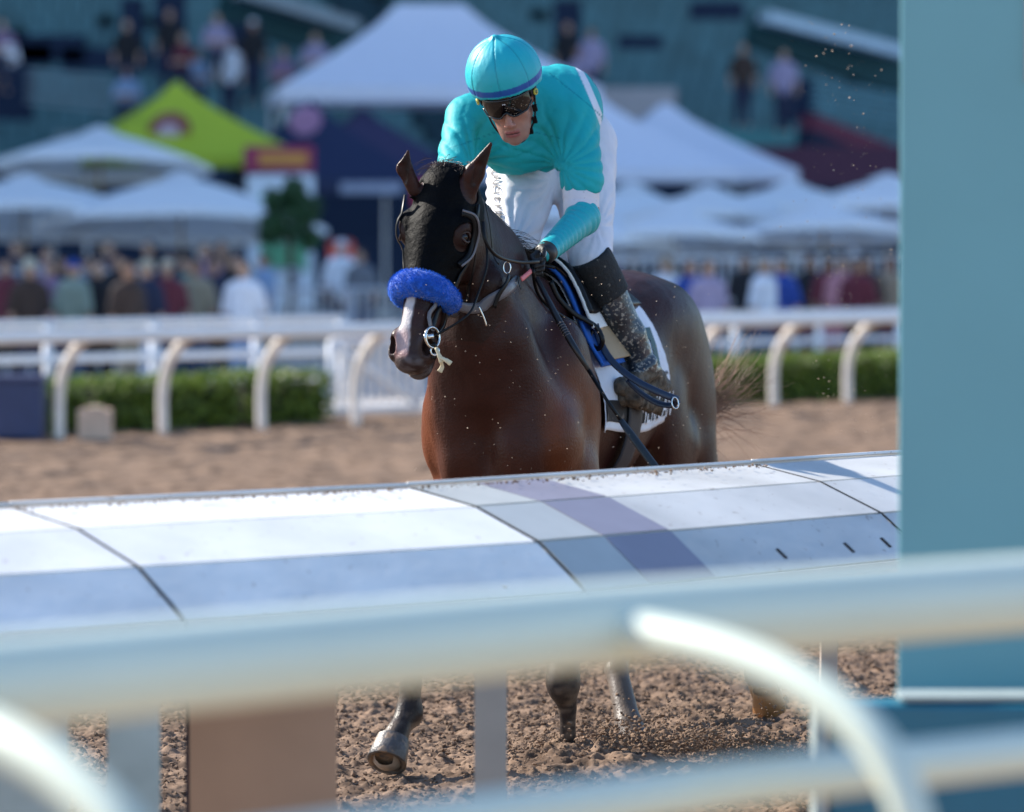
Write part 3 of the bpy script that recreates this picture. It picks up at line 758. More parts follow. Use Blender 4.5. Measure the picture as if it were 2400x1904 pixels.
# vertical blocks, vomitories and walls
MB().box(gp(-.6, 6, 5.6), (1.1, 14, .5), (UG, (NG*.9+ZA*.45)/np.linalg.norm(NG*.9+ZA*.45), ZA)).build('aisle', m_conc, gs)
MB().box(gp(-8.3, .55, 3.3), (5.6, .25, 1.5), (UG, NG, ZA)).build('parapet', mat('stand_tan', (.26, .33, .36), .8, var=.1), gs)
MB().box(gp(6.0, .5, 3.3), (6.4, .3, 1.9), (UG, NG, ZA)).build('parapet', m_wall, gs)
for t in (3.2, 4.6, 6.0, 7.4): MB().box(gp(t, .3, 3.2), (.28, .06, .35), (UG, NG, ZA)).build('panel', mat('stand_pale', (.25, .42, .5), .7), gs)
def beam(pa, pb, z, w, m, name): 
    a = P(*pa, z); b = P(*pb, z+2); e = (b-a)/np.linalg.norm(b-a); n_ = np.cross(e, ZA); n_ /= np.linalg.norm(n_)
    MB().box((a+b)/2, (np.linalg.norm(b-a), .5, w), (e, n_, np.cross(n_, e))).build(name, m, gs)
beam((1790, 40), (2130, 128), 97, .28, mat('beam_pale', (.48, .62, .72), .6), 'stair_wall')
beam((1760, 70), (2130, 190), 98, .8, mat('dkgreen', (.01, .06, .07), .8), 'stair_wall')
beam((560, -20), (830, 62), 96, .3, mat('beam_tan', (.28, .33, .36), .7), 'stair_wall')
beam((520, 20), (830, 110), 97, .8, mat('dkgreen', (.01, .06, .07), .8), 'stair_wall')
beam((1890, 290), (2140, 390), 94, .45, mat('stair_maroon', (.16, .03, .06), .8), 'stair_wall')
beam((1880, 340), (2140, 440), 93.5, .7, m_dark, 'stair_wall')
MB().box(P(1865, 235, 95), (.9, .5, 1.0)).build('doorway', m_dark, gs)
MB().box(P(1960, 390, 93), (4, .5, .9)).build('doorway', mat('stair_maroon2', (.09, .03, .06), .8), gs)
for i, (px, py, w_, h_) in enumerate([(60, 130, 1.2, .5), (120, 115, 1.5, .6), (310, 75, .5, 1.5), (400, 40, .7, 2.6), (250, 140, 2.0, .5), (560, 100, 1.0, .8), (1330, 80, .6, 1.5), (30, 220, .9, 1.2), (1500, 100, 1, .3), (1680, 25, 1.2, .4)]):
    MB().box(P(px, py, 92), (w_, .25, h_)).build('doorway', m_dark, gs)
MB().box(P(1480, 245, 88), (1.9, .3, .7)).build('kiosk_roof', mat('tan_roof', (.42, .38, .38), .8), gs)
for k in range(5): MB().tube([P(60, 165+k*18, 90), P(260, 185+k*18, 90)], .03, 6).build('railing', mat('rail_tan', (.3, .36, .38), .6), gs)
for k in range(5): MB().tube([P(1900, 190+k*16, 92), P(2120, 225+k*16, 92)], .03, 6).build('railing', mat('rail_tl', (.14, .3, .34), .6), gs)
# people up in the stand
MB().box(gp(-35, 14.8+3, 9.8), (170, 6, .4), (UG, NG, ZA)).build('upper_deck', m_conc, gs)
MB().box(gp(-35, 21, 17), (170, .4, 34), (UG, NG, ZA)).build('rear_wall', m_wall, gs)
MB().box(gp(-35, 8.5, 37), (170, 32, .8), (UG, NG, ZA)).build('roof', m_wall, gs)  # out of view, height and length chosen so its shade covers the umbrellas
for t in range(-110, 51, 16): MB().tube([gp(t, 12, 8), gp(t, 12, 36.6)], .35, 8).build('column', m_wall, gs)
for (px, y, sh, hd, hc, k, wh) in [(15, 70, 'white', 'hair', 'brown', 'sit', 'at the top left corner of the stand'), (8, 45, 'mauve', 'hair', 'black', 'sit', 'above the top left corner one in the stand'),
        (300, 45, 'black', 'hair', 'black', 'stand', 'standing alone high in the left seats'), (400, 20, 'black', 'hair', 'black', 'stand', 'standing beside the tall gap in the left seats'),
        (430, 75, 'maroon', 'hair', 'brown', 'sit', 'sitting below the tall gap in the seats'), (465, 115, 'pale blue', 'hair', 'brown', 'sit', 'sitting above the green tent peak'),
        (300, 155, 'pale blue', 'hair', 'black', 'sit', 'sitting left of the green tent peak'), (540, 90, 'white', 'hair', 'grey', 'stand', 'right of the green tent peak'),
        (595, 45, 'black', 'cap', 'white', 'stand', 'above the green tent in the stand'), (510, 30, 'lilac', 'hair', 'black', 'sit', 'seated high left of the pale cap'), (740, 75, 'lilac', 'hair', 'black', 'sit', 'by the left slope of the big white tent'),
        (665, 110, 'mauve', 'hair', 'brown', 'sit', 'seated left of the big white tent'), (1385, 65, 'lilac', 'hair', 'black', 'stand', 'in the stand right of the jockey helmet'), (1350, 110, 'lilac', 'hair', 'brown', 'sit', 'seated above the jockey back'),
        (1330, 50, 'black', 'hair', 'black', 'stand', 'in dark clothes right of the helmet'), (1740, 100, 'brown', 'hair', 'black', 'stand', 'left of the pair high at right'), (1835, 115, 'lilac', 'hair', 'brown', 'stand', 'right of the pair high at right')]:
    z = 88; ht = 1.82 if k == 'stand' else 1.37
    W(px, y, z, sh, hd, hc, 'navy', wh, k, 0, rng.integers(0, 3), 'spectators in the grandstand', base=CH+(HY-y)/FPX*z-ht)
# ================================================================== INNER COVERED RAIL (between camera and horse)
S1 = G(323, 1328, .93); S2 = G(1262, 1270, .93); S3 = G(2065, 1202, .93)
VC = V
d1 = (S2-S1); d2 = (S3-S2)
seams = [S1-d1*1.03, S1, S2, S3, S3+d2]
prof = [(-.52, 1.058), (-.25, 1.016), (0, .930), (.185, .805)]
ir = thing('covered_rail', 'wide white covered rail of sloping panels in front of the horse', 'rail', (S2[0], S2[1], 0))
m_cov = mat('cover_white', (.74, .73, .72), .42, var=.10, vscale=3.5, bump=.12, bscale=14, dirt=(.50, .44, .40), dscale=34, dth=.665)
m_cov2 = mat('cover_grey', (.52, .52, .51), .42, var=.16, vscale=3, bump=.12, bscale=14, dirt=(.34, .31, .29), dscale=30, dth=.655)
m_edge = mat('cover_edge', (.40, .41, .42), .5)
m_gap = mat('cover_gap', (.012, .012, .014), .9, spec=.1)
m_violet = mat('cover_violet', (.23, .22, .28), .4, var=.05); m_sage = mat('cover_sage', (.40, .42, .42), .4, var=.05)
def facet(a, b, p0, p1, g=.008, lift=0.0):
    """quad slab between seam points a,b and profile points p0,p1"""
    e = (b-a)/np.linalg.norm(b-a); a_, b_ = a+e*g, b-e*g
    def q(s_, p): return np.array([s_[0]+VC[0]*p[0], s_[1]+VC[1]*p[0], p[1]])
    top = [q(a_, p0), q(b_, p0), q(b_, p1), q(a_, p1)]
    n = np.cross(top[1]-top[0], top[3]-top[0]); n = n/np.linalg.norm(n); n = n if n[2] > 0 else -n
    top = [t+n*lift for t in top]; bot = [t-n*(.012 if lift == 0 else .0015) for t in top]
    return top+bot, [(0, 1, 2, 3), (4, 7, 6, 5), (0, 4, 5, 1), (1, 5, 6, 2), (2, 6, 7, 3), (3, 7, 4, 0)]
for i in range(4):
    a, b = seams[i], seams[i+1]
    m_ = m_cov if i < 2 else m_cov2
    for k in range(3):
        g2 = .0055
        p0, p1 = np.array(prof[k]), np.array(prof[k+1]); dd = (p1-p0)/np.linalg.norm(p1-p0)
        o = MB().add(*facet(a, b, p0+dd*g2, p1-dd*g2)).build('panel', m_, ir)
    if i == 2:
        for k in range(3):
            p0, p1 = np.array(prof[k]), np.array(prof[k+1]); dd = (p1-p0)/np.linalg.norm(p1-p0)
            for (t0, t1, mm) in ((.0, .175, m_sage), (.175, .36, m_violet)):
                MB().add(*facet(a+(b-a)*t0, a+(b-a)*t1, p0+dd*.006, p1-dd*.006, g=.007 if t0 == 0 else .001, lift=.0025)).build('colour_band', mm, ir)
    # dark backing strip showing in the seams, far lip and bottom flange
    e = (b-a)/np.linalg.norm(b-a)
    for k in range(3):
        v, f = facet(a, b, prof[k], prof[k+1], g=0, lift=0); MB().add([q-[0, 0, .014] for q in v], f).build('backing', m_gap, ir)
    for k in range(3):           # dark joint strip across each facet
        v, f = facet(a-e*.0035, a+e*.0035, prof[k], prof[k+1], g=0, lift=.0012); MB().add(v, f).build('joint', m_gap, ir)
    MB().tube([a+VC*(-.535)+[0, 0, 1.068-.93], b+VC*(-.535)+[0, 0, 1.066-.93]], .006, 8).build('lip', m_cov, ir, True)
    MB().box((a+b)/2+VC*(-.575)+[0, 0, 1.058-.93], (np.linalg.norm(b-a), .06, .012), (e, np.cross(ZA, e), ZA)).build('flange', m_cov, ir)
    MB().box((a+b)/2+VC*.188+[0, 0, .792-.93], (np.linalg.norm(b-a)-.01, .012, .022), (e, np.cross(ZA, e), ZA)).build('flange', m_edge, ir)
for (px_, py_) in ((1832, 1298), (1990, 1284), (2076, 1272)):      # dark slots in the lower facet
    c_ = G(px_, py_, .868); dn_ = VC*.185-ZA*.125; dn_ /= np.linalg.norm(dn_); e_ = d2/np.linalg.norm(d2); MB().box(c_, (.011, .045, .004), (e_, dn_, np.cross(e_, dn_))).build('slot', m_gap, ir)
# dirt crumbs lying along the covered rail's top edge
pts = []; rr = []
for i in range(3):
    for _ in range(240):
        t = rng.random(); q = seams[i]*(1-t)+seams[i+1]*t+VC*(-.50+abs(rng.normal(0, .05))); pts.append([q[0], q[1], 1.060]); rr.append(.0015+.004*rng.random()**3)
clods('rail_crumbs', pts, rr, m_clod, 'stuff', 'dirt crumbs scattered on top of the covered rail', 'dirt')
for o_ in bpy.data.objects:
    pass
# supports of the covered rail
m_brown = mat('board_brown', (.48, .28, .18), .75, var=.06, vscale=4)
zb = 11.0
MB().box((X(612, zb), zb+.05, .40), (X(785, zb)-X(440, zb), .06, .80)).build('board', m_brown, ir)
MB().box(((X(250, 10.3)+X(370, 10.3))/2, 10.3, .40), (X(370, 10.3)-X(250, 10.3), .05, .76)).build('board', mat('board_pale', (.42, .46, .42), .6), ir)
MB().box((X(40, 10.2), 10.2, .40), (X(150, 10.2)-X(-80, 10.2), .05, .76)).build('board', mat('board_pale', (.42, .46, .42), .6), ir)
MB().box((X(438, zb), zb+.07, .40), (.02, .08, .80)).build('board_edge', mat('bdk', (.02, .015, .03), .8), ir)
MB().box((X(1150, 11.3), 11.3, .45), (.088, .088, .76)).build('post', mat('post_grey', (.42, .36, .32), .6, var=.06), ir)
MB().box((X(1945, 12.5), 12.5, .36), (.05, .05, .70)).build('post', mat('post_grey', (.42, .36, .32)), ir)
# ================================================================== FOREGROUND RAIL
m_fr = mat('fore_rail', (.66, .72, .60), .30, spec=.6, var=.03, vscale=3)
J = np.array([.116, 6.0, 1.224])
L0 = P(-420, 1675, 4.35); L0[2] = 1.255; L1 = P(2900, 1300, 7.2); L1[2] = 1.255
jl = np.array([L0[0], L0[1], 1.255])
g0 = G(0, 1620, 1.214); dl = (g0-J); dl[2] = 0; dl /= np.linalg.norm(dl)
g1 = G(2400, 1392, 1.224); dr = g1-J; dr[2] = 0; dr /= np.linalg.norm(dr)
nr = thing('foreground_rail', 'out of focus pale pipe rail crossing the bottom of the photo', 'rail', (J[0], J[1], 0))
MB().tube([J+dl*2.9, J+dl*1.5, J+dl*.06, J+dr*.06, J+dr*1.2, J+dr*2.6], .062, 24).build('top_rail', m_fr, nr, True)
low = [J+dl*2.9-[0, 0, .20]+V*.3, J-[0, 0, .20]+V*.3, J+dr*2.6-[0, 0, .20]+V*.3]
MB().tube(low, .035, 14).build('lower_rail', m_fr, nr, True)
def goose(J_):
    pl = spline([J_+V*a+np.array([0, 0, h]) for a, h in [(0, -.004), (.08, -.006), (.25, -.022), (.40, -.06), (.52, -.125), (.585, -.22), (.61, -.36), (.615, -.6), (.615, -1.25)]], 6)
    return MB().tube(pl, .029, 16).build('post', m_fr, nr, True)
goose(J+dr*.02); 
sg = min(np.linspace(.5, 3, 300), key=lambda q_: abs(1200+(J+dl*q_+V*.612)[0]/(J+dl*q_+V*.612)[1]*FPX-415)); goose(J+dl*sg); goose(J+dr*1.9)
# ================================================================== TEAL PILLAR
m_teal = mat('pillar_teal', (.155, .365, .40), .45, var=.04, vscale=2, bump=.05)
m_teal2 = mat('pillar_dark_teal', (.015, .14, .21), .4, var=.05)
zp = 9.6; x0 = X(2108, zp)
pt = thing('pillar', 'broad blue green pillar standing at the right edge of the photo', 'pillar', (x0+.3, zp+.15, 0))
ang_ = .105; AXP = (np.array([math.cos(ang_), -math.sin(ang_), 0]), np.array([math.sin(ang_), math.cos(ang_), 0]), ZA)
bevel(MB().box(np.array([x0, zp, 1.75])+AXP[0]*.30+AXP[1]*.1, (.60, .20, 3.5), AXP).build('shaft', m_teal, pt), .006)
bevel(MB().box((X(2397, zp)+.1, zp-.03, 2.45), (.2, .03, .62)).build('plate', mat('plate_tan', (.5, .4, .33), .6), pt), .006)
z1 = 9.35; xl = X(1915, z1)
bx_ = thing('base_box', 'dark teal box with pale strips for sunlit edges round the foot of the pillar', 'box', (xl+.35, z1+.02, 0))
bevel(MB().box(np.array([xl, z1-.12, .37])+AXP[0]*.42+AXP[1]*.07, (.80, .14, .74), AXP).build('body', m_teal2, bx_), .01)
MB().box((xl+.5, z1-.066, .752), (.64, .15, .010)).build('trim', mat('trim_white', (.27, .33, .33), .6), bx_)  # pale strips paint in the sunlit top and left edges of the box
MB().box((xl+.0, z1-.062, .365), (.022, .16, .75)).build('trim', mat('trim_white', (.27, .33, .33)), bx_)  # pale strip painting in the sunlit left edge, not a real trim
# ================================================================== THE HORSE
PSI = R(17)
HO = np.array([-.09, 14.0, 0.]); HF = np.array([-math.sin(PSI), -math.cos(PSI), 0]); HL = np.array([math.cos(PSI), -math.sin(PSI), 0])
HM = np.eye(4); HM[:3, :3] = np.stack([HF, HL, ZA]); HM[:3, 3] = -HM[:3, :3]@HO
def toH(w): return np.asarray(w)@HM[:3, :3].T+HM[:3, 3]
def toW(l): return toworld(np.atleast_2d(np.asarray(l, float)), HM)
def H(px, py, z): return toH(P(px, py, z))
# head frame (in horse-local coordinates)
a_ = np.array([-.165, -.30, -.93]); a_ /= np.linalg.norm(a_)
b_ = np.array([.92, -.39, 0.]); b_[2] = -(a_[0]*b_[0]+a_[1]*b_[1])/a_[2]; b_ /= np.linalg.norm(b_)
n_ = np.cross(b_, a_); n_ /= np.linalg.norm(n_); n_ = n_ if n_[1] < 0 else -n_
HR = HM[:3, :3]
ha, hb, hn = HR@a_, HR@b_, HR@n_
POLL = H(1028, 405, 13.78)
def hd(b, n, t): return POLL+hb*b*1.24+hn*n*1.12+ha*t*1.07
HAX = (hb, hn, ha)
def build_horse(F):
    def E(c, r, ax=None, **k):
        if ax is HAX or (ax is not None and isinstance(ax, tuple) and ax[0] is hb): r = np.array(r)*np.array([1.24, 1.12, 1.07])
        return F.ell(c, r, ax, **k)
    C = F.cone
    HC_ = 1.16
    y_, z_ = np.array([0, 1., 0]), np.array([0, 0, 1.])
    # trunk
    E((-1.00, 0, 1.17), (.62, .275, .35), k=.05)
    E((-1.45, 0, 1.24), (.45, .25, .28), k=.10)
    E((-.38, 0, 1.16), (.34, .235, .33), k=.10)
    E((-.62, 0, 1.47), (.34, .09, .15), k=.10)
    E((-1.15, 0, 1.38), (.6, .14, .13), k=.10)
    E((-1.76, 0, 1.41), (.42, .225, .24), k=.10)
    for s in (-1, 1):
        E((-1.90, s*.14, 1.27), (.29, .150, .30), k=.08)
        E((-1.75, s*.12, 1.45), (.24, .12, .14), k=.08)
        E((-1.98, s*.17, 1.05), (.22, .125, .26), k=.08)
        E((-1.62, s*.21, 1.05), (.13, .075, .20), k=.06)          # stifle
        E((-.42, s*.185, 1.22), (.15, .085, .30), ax=((1, 0, -.45), y_, (.45, 0, 1)), k=.07)   # shoulder blade
        E((-.20, s*.185, 1.08), (.14, .10, .15), k=.06)           # point of shoulder
        E((-.10, s*.095, 1.06), (.12, .105, .20), k=.035)          # breast
        E((-.40, s*.185, .96), (.14, .09, .16), k=.06)            # triceps / elbow
    E((-.25, 0, .93), (.2, .13, .12), k=.08)
    # neck
    nb = np.array((-.42, 0, 1.33)); ns = np.array([0, -.02, 1.62]); poll = hd(0, -.12, .05)
    C((-.36, 0, 1.20), (-.10, -.015, 1.47), .235, .165, .12, w=y_, wf=.72)
    C((-.50, 0, 1.44), (-.16, -.02, 1.66), .15, .135, .12, w=y_, wf=.62)
    C((-.12, -.015, 1.50), hd(0, -.17, .10), .165, .115, .08, w=y_, wf=.72)
    C((-.20, -.02, 1.68), hd(0, -.10, .03), .115, .085, .08, w=y_, wf=.65)
    C((-.04, 0, 1.28), (.05, -.02, 1.50), .10, .085, .09, w=y_, wf=.9)        # windpipe line
    for s in (-1, 1): C((-.16, s*.10, 1.24), (.08, s*.07-.03, 1.62), .055, .05, .06)   # brachial muscle
    C((-.10, -.13, 1.20), (-.01, -.10, 1.42), .115, .085, .08); C((-.12, .10, 1.22), (-.02, .06, 1.42), .10, .08, .08)
    # head
    E(hd(0, -.085, .06), (.082, .085, .11), HAX, k=.05)
    E(hd(0, -.085, .19), (.085, .082, .14), HAX, k=.05)
    C(hd(0, -.050, .17), hd(0, -.035, .50), .070, .042, .04)
    C(hd(0, -.095, .22), hd(0, -.070, .52), .090, .052, .05, w=hb, wf=.88)
    C(hd(0, -.150, .24), hd(0, -.115, .56), .062, .035, .04)
    E(hd(0, -.062, .565), (.052, .052, .060), HAX, k=.03)
    E(hd(0, -.055, .605), (.048, .042, .036), HAX, k=.02)
    E(hd(0, -.112, .600), (.036, .030, .040), HAX, k=.012)
    E(hd(0, -.135, .570), (.030, .028, .045), HAX, k=.02)
    for s in (-1, 1):
        E(hd(s*.052, -.175, .17), (.036, .095, .115), HAX, k=.035)      # cheek
        C(hd(s*.068, -.085, .23), hd(s*.052, -.085, .37), .020, .012, .025)  # facial crest
        E(hd(s*.078, -.045, .165), (.026, .034, .050), HAX, k=.025)      # brow
        E(hd(s*.078, -.052, .190), (.020, .028, .028), HAX, k=.012)
        E(hd(s*.044, -.030, .545), (.020, .026, .042), HAX, k=.02)       # nostril wing
        E(hd(s*.052, -.048, .575), (.016, .026, .030), HAX, k=.015)
        E(hd(s*.050, -.022, .562), (.012, .024, .027), HAX, k=.010, op='-')
        E(hd(s*.098, -.045, .192), (.014, .020, .017), HAX, k=.006, op='-')   # eye socket
    # mouth slit
    E(hd(0, -.088, .615), (.075, .0055, .050), (hb, hn*1+ha*.15, ha), k=.006, op='-')
    # ears
    eb, em, et = H(972, 445, 13.80), H(948, 395, 13.78), H(957, 354, 13.76)
    C(eb, em, .025, .026, .012, w=HR@np.array([.3, -1, 0]), wf=.75); C(em, et, .026, .005, .01, w=HR@np.array([.3, -1, 0]), wf=.75)
    C(H(946, 425, 13.772), H(944, 392, 13.757), .012, .016, .005, op='-'); C(H(944, 392, 13.757), H(953, 366, 13.75), .016, .005, .005, op='-')
    eb, em, et = H(1092, 455, 13.80), H(1112, 405, 13.78), H(1151, 337, 13.74)
    C(eb, em, .034, .034, .012, w=HR@np.array([.3, -1, 0]), wf=.7); C(em, et, .034, .006, .01, w=HR@np.array([.3, -1, 0]), wf=.7)
    C(H(1114, 430, 13.762), H(1124, 390, 13.748), .012, .015, .005, op='-'); C(H(1124, 390, 13.748), H(1143, 354, 13.735), .015, .004, .005, op='-')
    # legs  -- planted left fore
    kn, fe = H(1320, 1600, 13.95), H(1330, 1745, 14.0)
    el = np.array((-.36, .17, .95))
    C(el, kn, .105, .052, .06); E(kn, (.055, .052, .075), k=.03); C(kn, H(1330, 1660, 13.97), .046, .029, .02); C(H(1330, 1655, 13.97), H(1332, 1770, 14.0), .028, .028, .02)
    C(H(1332, 1765, 14), H(1335, 1800, 13.97), .032, .05, .02)
    # right fore reaching forward
    el = np.array((-.34, -.17, .95)); kn = H(985, 1420, 13.62); fe = H(958, 1672, 13.58); pa = H(932, 1715, 13.53); ho = H(908, 1775, 13.49)
    C(el, kn, .10, .052, .06); E(kn, (.055, .052, .07), k=.03); C(kn, H(962, 1610, 13.59), .04, .032, .02); C(H(962, 1600, 13.59), fe, .033, .042, .02)
    E(fe+(-.012, 0, 0), (.050, .042, .052), k=.02); C(fe, pa, .038, .036, .02); C(pa, ho-(ho-pa)*.15, .040, .060, .006, w=HR@np.array([0, .6, -.8]), wf=1.0)
    F.plane_cut(H(905, 1788, 13.44), HR@np.array([-.28, .38, -.88])) if False else None
    # planted hind (image centre right)
    hk = np.array((-1.52, .14, .52))
    C((-1.75, .17, .98), hk, .13, .06, .06); E(hk, (.075, .045, .085), k=.03)
    ft = H(1474, 1700, 14.6); C(hk, H(1445, 1570, 14.75), .05, .040, .02); C(H(1445, 1570, 14.75), ft, .040, .046, .02); C(ft, H(1490, 1750, 14.55), .048, .066, .02)
    # lifted hind (far right, flicked back)
    hk = np.array((-2.05, .33, .60)); C((-1.95, .17, .95), hk, .13, .06, .06); E(hk, (.08, .045, .08), k=.03)
    fl = H(1772, 1580, 15.1)
    C(hk, fl, .045, .038, .02); C(fl, H(1792, 1615, 15.05), .042, .056, .02)
    # other hind tendon; dock
    C((-2.12, 0, 1.46), (-2.28, .02, 1.36), .05, .035, .04)
FB = Field((-2.65, -.5, -.05), (.62, .78, 2.16), .0105, HM)
lo_h = np.minimum(hd(0, -.1, -.1), hd(0, -.1, .68))-np.array([.28, .24, .06]); hi_h = np.maximum(hd(0, -.1, -.1), hd(0, -.1, .68))+np.array([.26, .24, .16])
FH = Field(lo_h, hi_h, .0045, HM)
lo_h[0] = .10; FH = Field(lo_h, hi_h, .0045, HM)
build_horse(FB); build_horse(FH)
FB_full = FB.copy()
q = FB.sub(lo_h+.025, hi_h-.025); FB.F[q[0]] = np.maximum(FB.F[q[0]], .02)
horse = thing('horse', 'bay racehorse with black hood and blue fleece noseband galloping toward the camera', 'horse', HO)
vb, fb = FB.nets(); vh, fh = FH.nets(); vb = laplace(vb, fb, 2); vh = laplace(vh, fh, 1, .4)
nb_ = vnormals(vb, fb); nh_ = vnormals(vh, fh)
def relief(p):
    sh = p[:, 0]*.35+p[:, 2]*.12
    r = .010*(fbm(p[:, 1]*15+sh*9, p[:, 2]*3.2+p[:, 0]*5, 3, 12)-.47)*1.3+.006*(fbm(p[:, 0]*11+p[:, 2]*5, p[:, 1]*10+p[:, 2]*2, 3, 33)-.47)
    vx = np.abs(fbm(p[:, 1]*9+3, p[:, 2]*7+p[:, 0]*4, 2, 71)-.5)
    return (r+.0032*sm(vx, .03, .0)*sm(fbm(p[:, 1]*5, p[:, 2]*5, 2, 5), .45, .6))*sm(p[:, 2], .5, .9)
hd_w = lambda p: sm(np.linalg.norm(p-POLL, axis=1), .38, .60)*sm(p[:, 0], .28, .05)
vb = vb+nb_*relief(vb)[:, None]; vh = vh+nh_*(relief(vh)*sm(vh[:, 0], .30, .10))[:, None]
vv = np.concatenate([vb, vh]); ff = np.concatenate([fb, fh+len(vb)])
def horse_color(p):
    d = p-POLL; B, N, T = d@hb/1.24, d@hn/1.12, d@ha/1.07
    c = np.tile(np.array([.038, .0125, .0095]), (len(p), 1))
    nz = noise3(p, 6, 3)
    c = c*(.85+.35*nz)[:, None]
    c = lerp(c, (.135, .037, .014), np.maximum(sm(np.abs(p[:, 1]), .15, .235)*sm(p[:, 2], 1.45, 1.2)*sm(p[:, 0], -.75, -.45), .25*sm(p[:, 2], 1.3, .95)*sm(p[:, 0], -.7, -.3)))  # redder shoulder sides: coat variation that also paints in the sunlit orange edge
    c = lerp(c, (.045, .017, .011), sm(p[:, 0], -1.3, -1.9)*.6)
    leg = sm(p[:, 2], .62, .45)
    c = lerp(c, (.035, .028, .026), leg)
    mud = sm(noise3(p, 30, 8), .45, .75)*leg
    c = lerp(c, (.17, .13, .10), mud*.7)
    c = lerp(c, (.15, .12, .10), sm(p[:, 2], .62, .3)*(p[:, 0] < -.55)*.8)
    hoof = (p[:, 2] < .26) & (p[:, 0] > .2)
    ho = H(908, 1775, 13.49); pa = H(925, 1728, 13.52); ax = (ho-pa)/np.linalg.norm(ho-pa)
    hv = sm((p-pa)@ax, -.006, .006)*(np.linalg.norm(p-ho, axis=1) < .16)
    c = lerp(c, (.34, .27, .21), hv)
    hp_ = H(1795, 1600, 15.1); hv = sm(hp_[2]-p[:, 2], 0, .01)*(p[:, 0] < -.9)*(p[:, 1] > .42)
    c = lerp(c, (.30, .15, .06), hv)
    # head colours
    head = (T > -.12) & (N > -.30) & (np.abs(B) < .16) & (T < .72)
    c = lerp(c, (.024, .011, .009), head*sm(T, .02, .10)*(T < .45)*.85)
    dark = sm(T, .42, .56)*head
    c = lerp(c, (.035, .022, .02), dark*.85)
    bw = .012+.005*np.sin(T*14+.5)+.006*noise3(p, 40, 2)
    cx = -.006+.012*np.sin(T*9)
    bl = sm(bw-np.abs(B-cx), -.003, .004)*(N > -.055)*head*sm(T, .2, .25)*sm(T, .60, .57)
    c = lerp(c, (.46, .43, .44), bl)
    pk = sm(.023-np.abs(B-cx+.004), -.004, .006)*(N > -.05)*head*sm(T, .50, .535)*sm(T, .61, .59)
    c = lerp(c, (.36, .20, .19), pk*.6)
    lip = sm(T, .585, .61)*head*sm(noise3(p, 45, 6), .3, .7); c = lerp(c, (.12, .10, .10), lip*.7)
    for s in (-1, 1):
        q_ = hd(s*.050, -.022, .562); dn = np.sqrt((((p-q_)@hb)/.015)**2+(((p-q_)@hn)/.022)**2+(((p-q_)@ha)/.025)**2)
        c = lerp(c, (.008, .004, .004), sm(dn, 1.15, .9)*head)
        q_ = hd(s*.092, -.046, .192); dn = np.linalg.norm(p-q_, axis=1); c = lerp(c, (.018, .010, .009), sm(dn, .034, .022)*head)
    ms = sm(np.abs(N+.088+.15*(T-.615)), .007, .003)*(T > .56)*head; c = lerp(c, (.012, .008, .008), ms)
    for A_, B_ in ((H(946, 430, 13.765), H(950, 375, 13.75)), (H(1112, 435, 13.755), H(1138, 362, 13.735))):
        ab = B_-A_; t = np.clip((p-A_)@ab/(ab@ab), 0, 1); dd = np.linalg.norm(p-(A_+t[:, None]*ab), axis=1)
        c = lerp(c, (.020, .011, .010), sm(dd, .024, .014))
    return c
def coat_mat():
    m = mat('horse_coat', (1, 1, 1), .37, var=.14, vscale=14, bump=.25, bscale=120, attr='Col', spec=.17, dirt=(.30, .22, .17), dscale=85, dth=.745)
    return m
m_coat = coat_mat()
mesh_obj('body', toW(vv), ff, m_coat, horse, True, horse_color(vv))
HFIELD = FH; BFIELD = FB_full
def hsnap(w, off=.0, field=None):
    return (field or HFIELD).snap(w, off)
# eyes
for s in (-1, 1):
    c = toW(hd(s*.0805, -.048, .192))[0]
    MB().ball(c, .0225, 20, 14).build('eye', mat('eye_dark', (.010, .004, .003), .10, var=0, spec=.35), horse, True)
    for k, (t0, n0) in enumerate(((-.017, .0), (.016, .0))):
        pl = [toW(hd(s*(.0925+.0045*math.cos(x*1.5)-.006*x), -.046+x*.019, .192+t0*math.cos(x*1.45)))[0] for x in np.linspace(-1, 1, 9)]
        MB().tube(pl, [.002]+[.0048]*7+[.002], 8).build('eyelid', mat('eyelid', (.03, .014, .012), .35), horse, True)
# hoof rim, sole and shoe of the reaching fore foot
ho = P(905, 1786, 13.47)
def hoof(c, ax, r, h, m, name='hoof', grow=1.22):
    ax = np.asarray(ax, float); ax /= np.linalg.norm(ax)
    e1 = np.array([1., 0, 0]); e1 -= ax*(e1@ax); e1 /= np.linalg.norm(e1); e2 = np.cross(ax, e1)
    vs = []; n = 28; rings = [(0, 1/grow, 0), (.5, .5/grow+.5, 0), (1, 1, 0), (1.02, .97, 0), (1.02, .84, 0), (.93, .80, 0), (.91, .4, 0), (.95, .02, 0)]
    for t, rr_, _ in rings:
        for j in range(n):
            a = 2*math.pi*j/n; heel = .88 if math.sin(a) > .5 else 1
            vs.append(c+ax*h*(t-.5)+(e1*math.cos(a)*r*rr_+e2*math.sin(a)*r*rr_*1.12*heel))
    fs = [[i*n+j, i*n+(j+1) % n, (i+1)*n+(j+1) % n, (i+1)*n+j] for i in range(len(rings)-1) for j in range(n)]
    return MB().add(vs, fs).build(name, m, horse, True)
m_hoof = mat('hoof_horn', (.09, .08, .075), .42, var=.35, vscale=35, bump=.3, bscale=90, dirt=(.22, .15, .10), dscale=22, dth=.5)
hoof(P(914, 1760, 13.49), P(905, 1800, 13.44)-P(930, 1715, 13.53)+np.array([0, -.0, 0]), .067, .088, m_hoof)
hoof(P(1800, 1640, 15.0), np.array([.10, .25, -.6]), .062, .085, mat('hoof_tan', (.34, .16, .06), .5, var=.2, vscale=20))
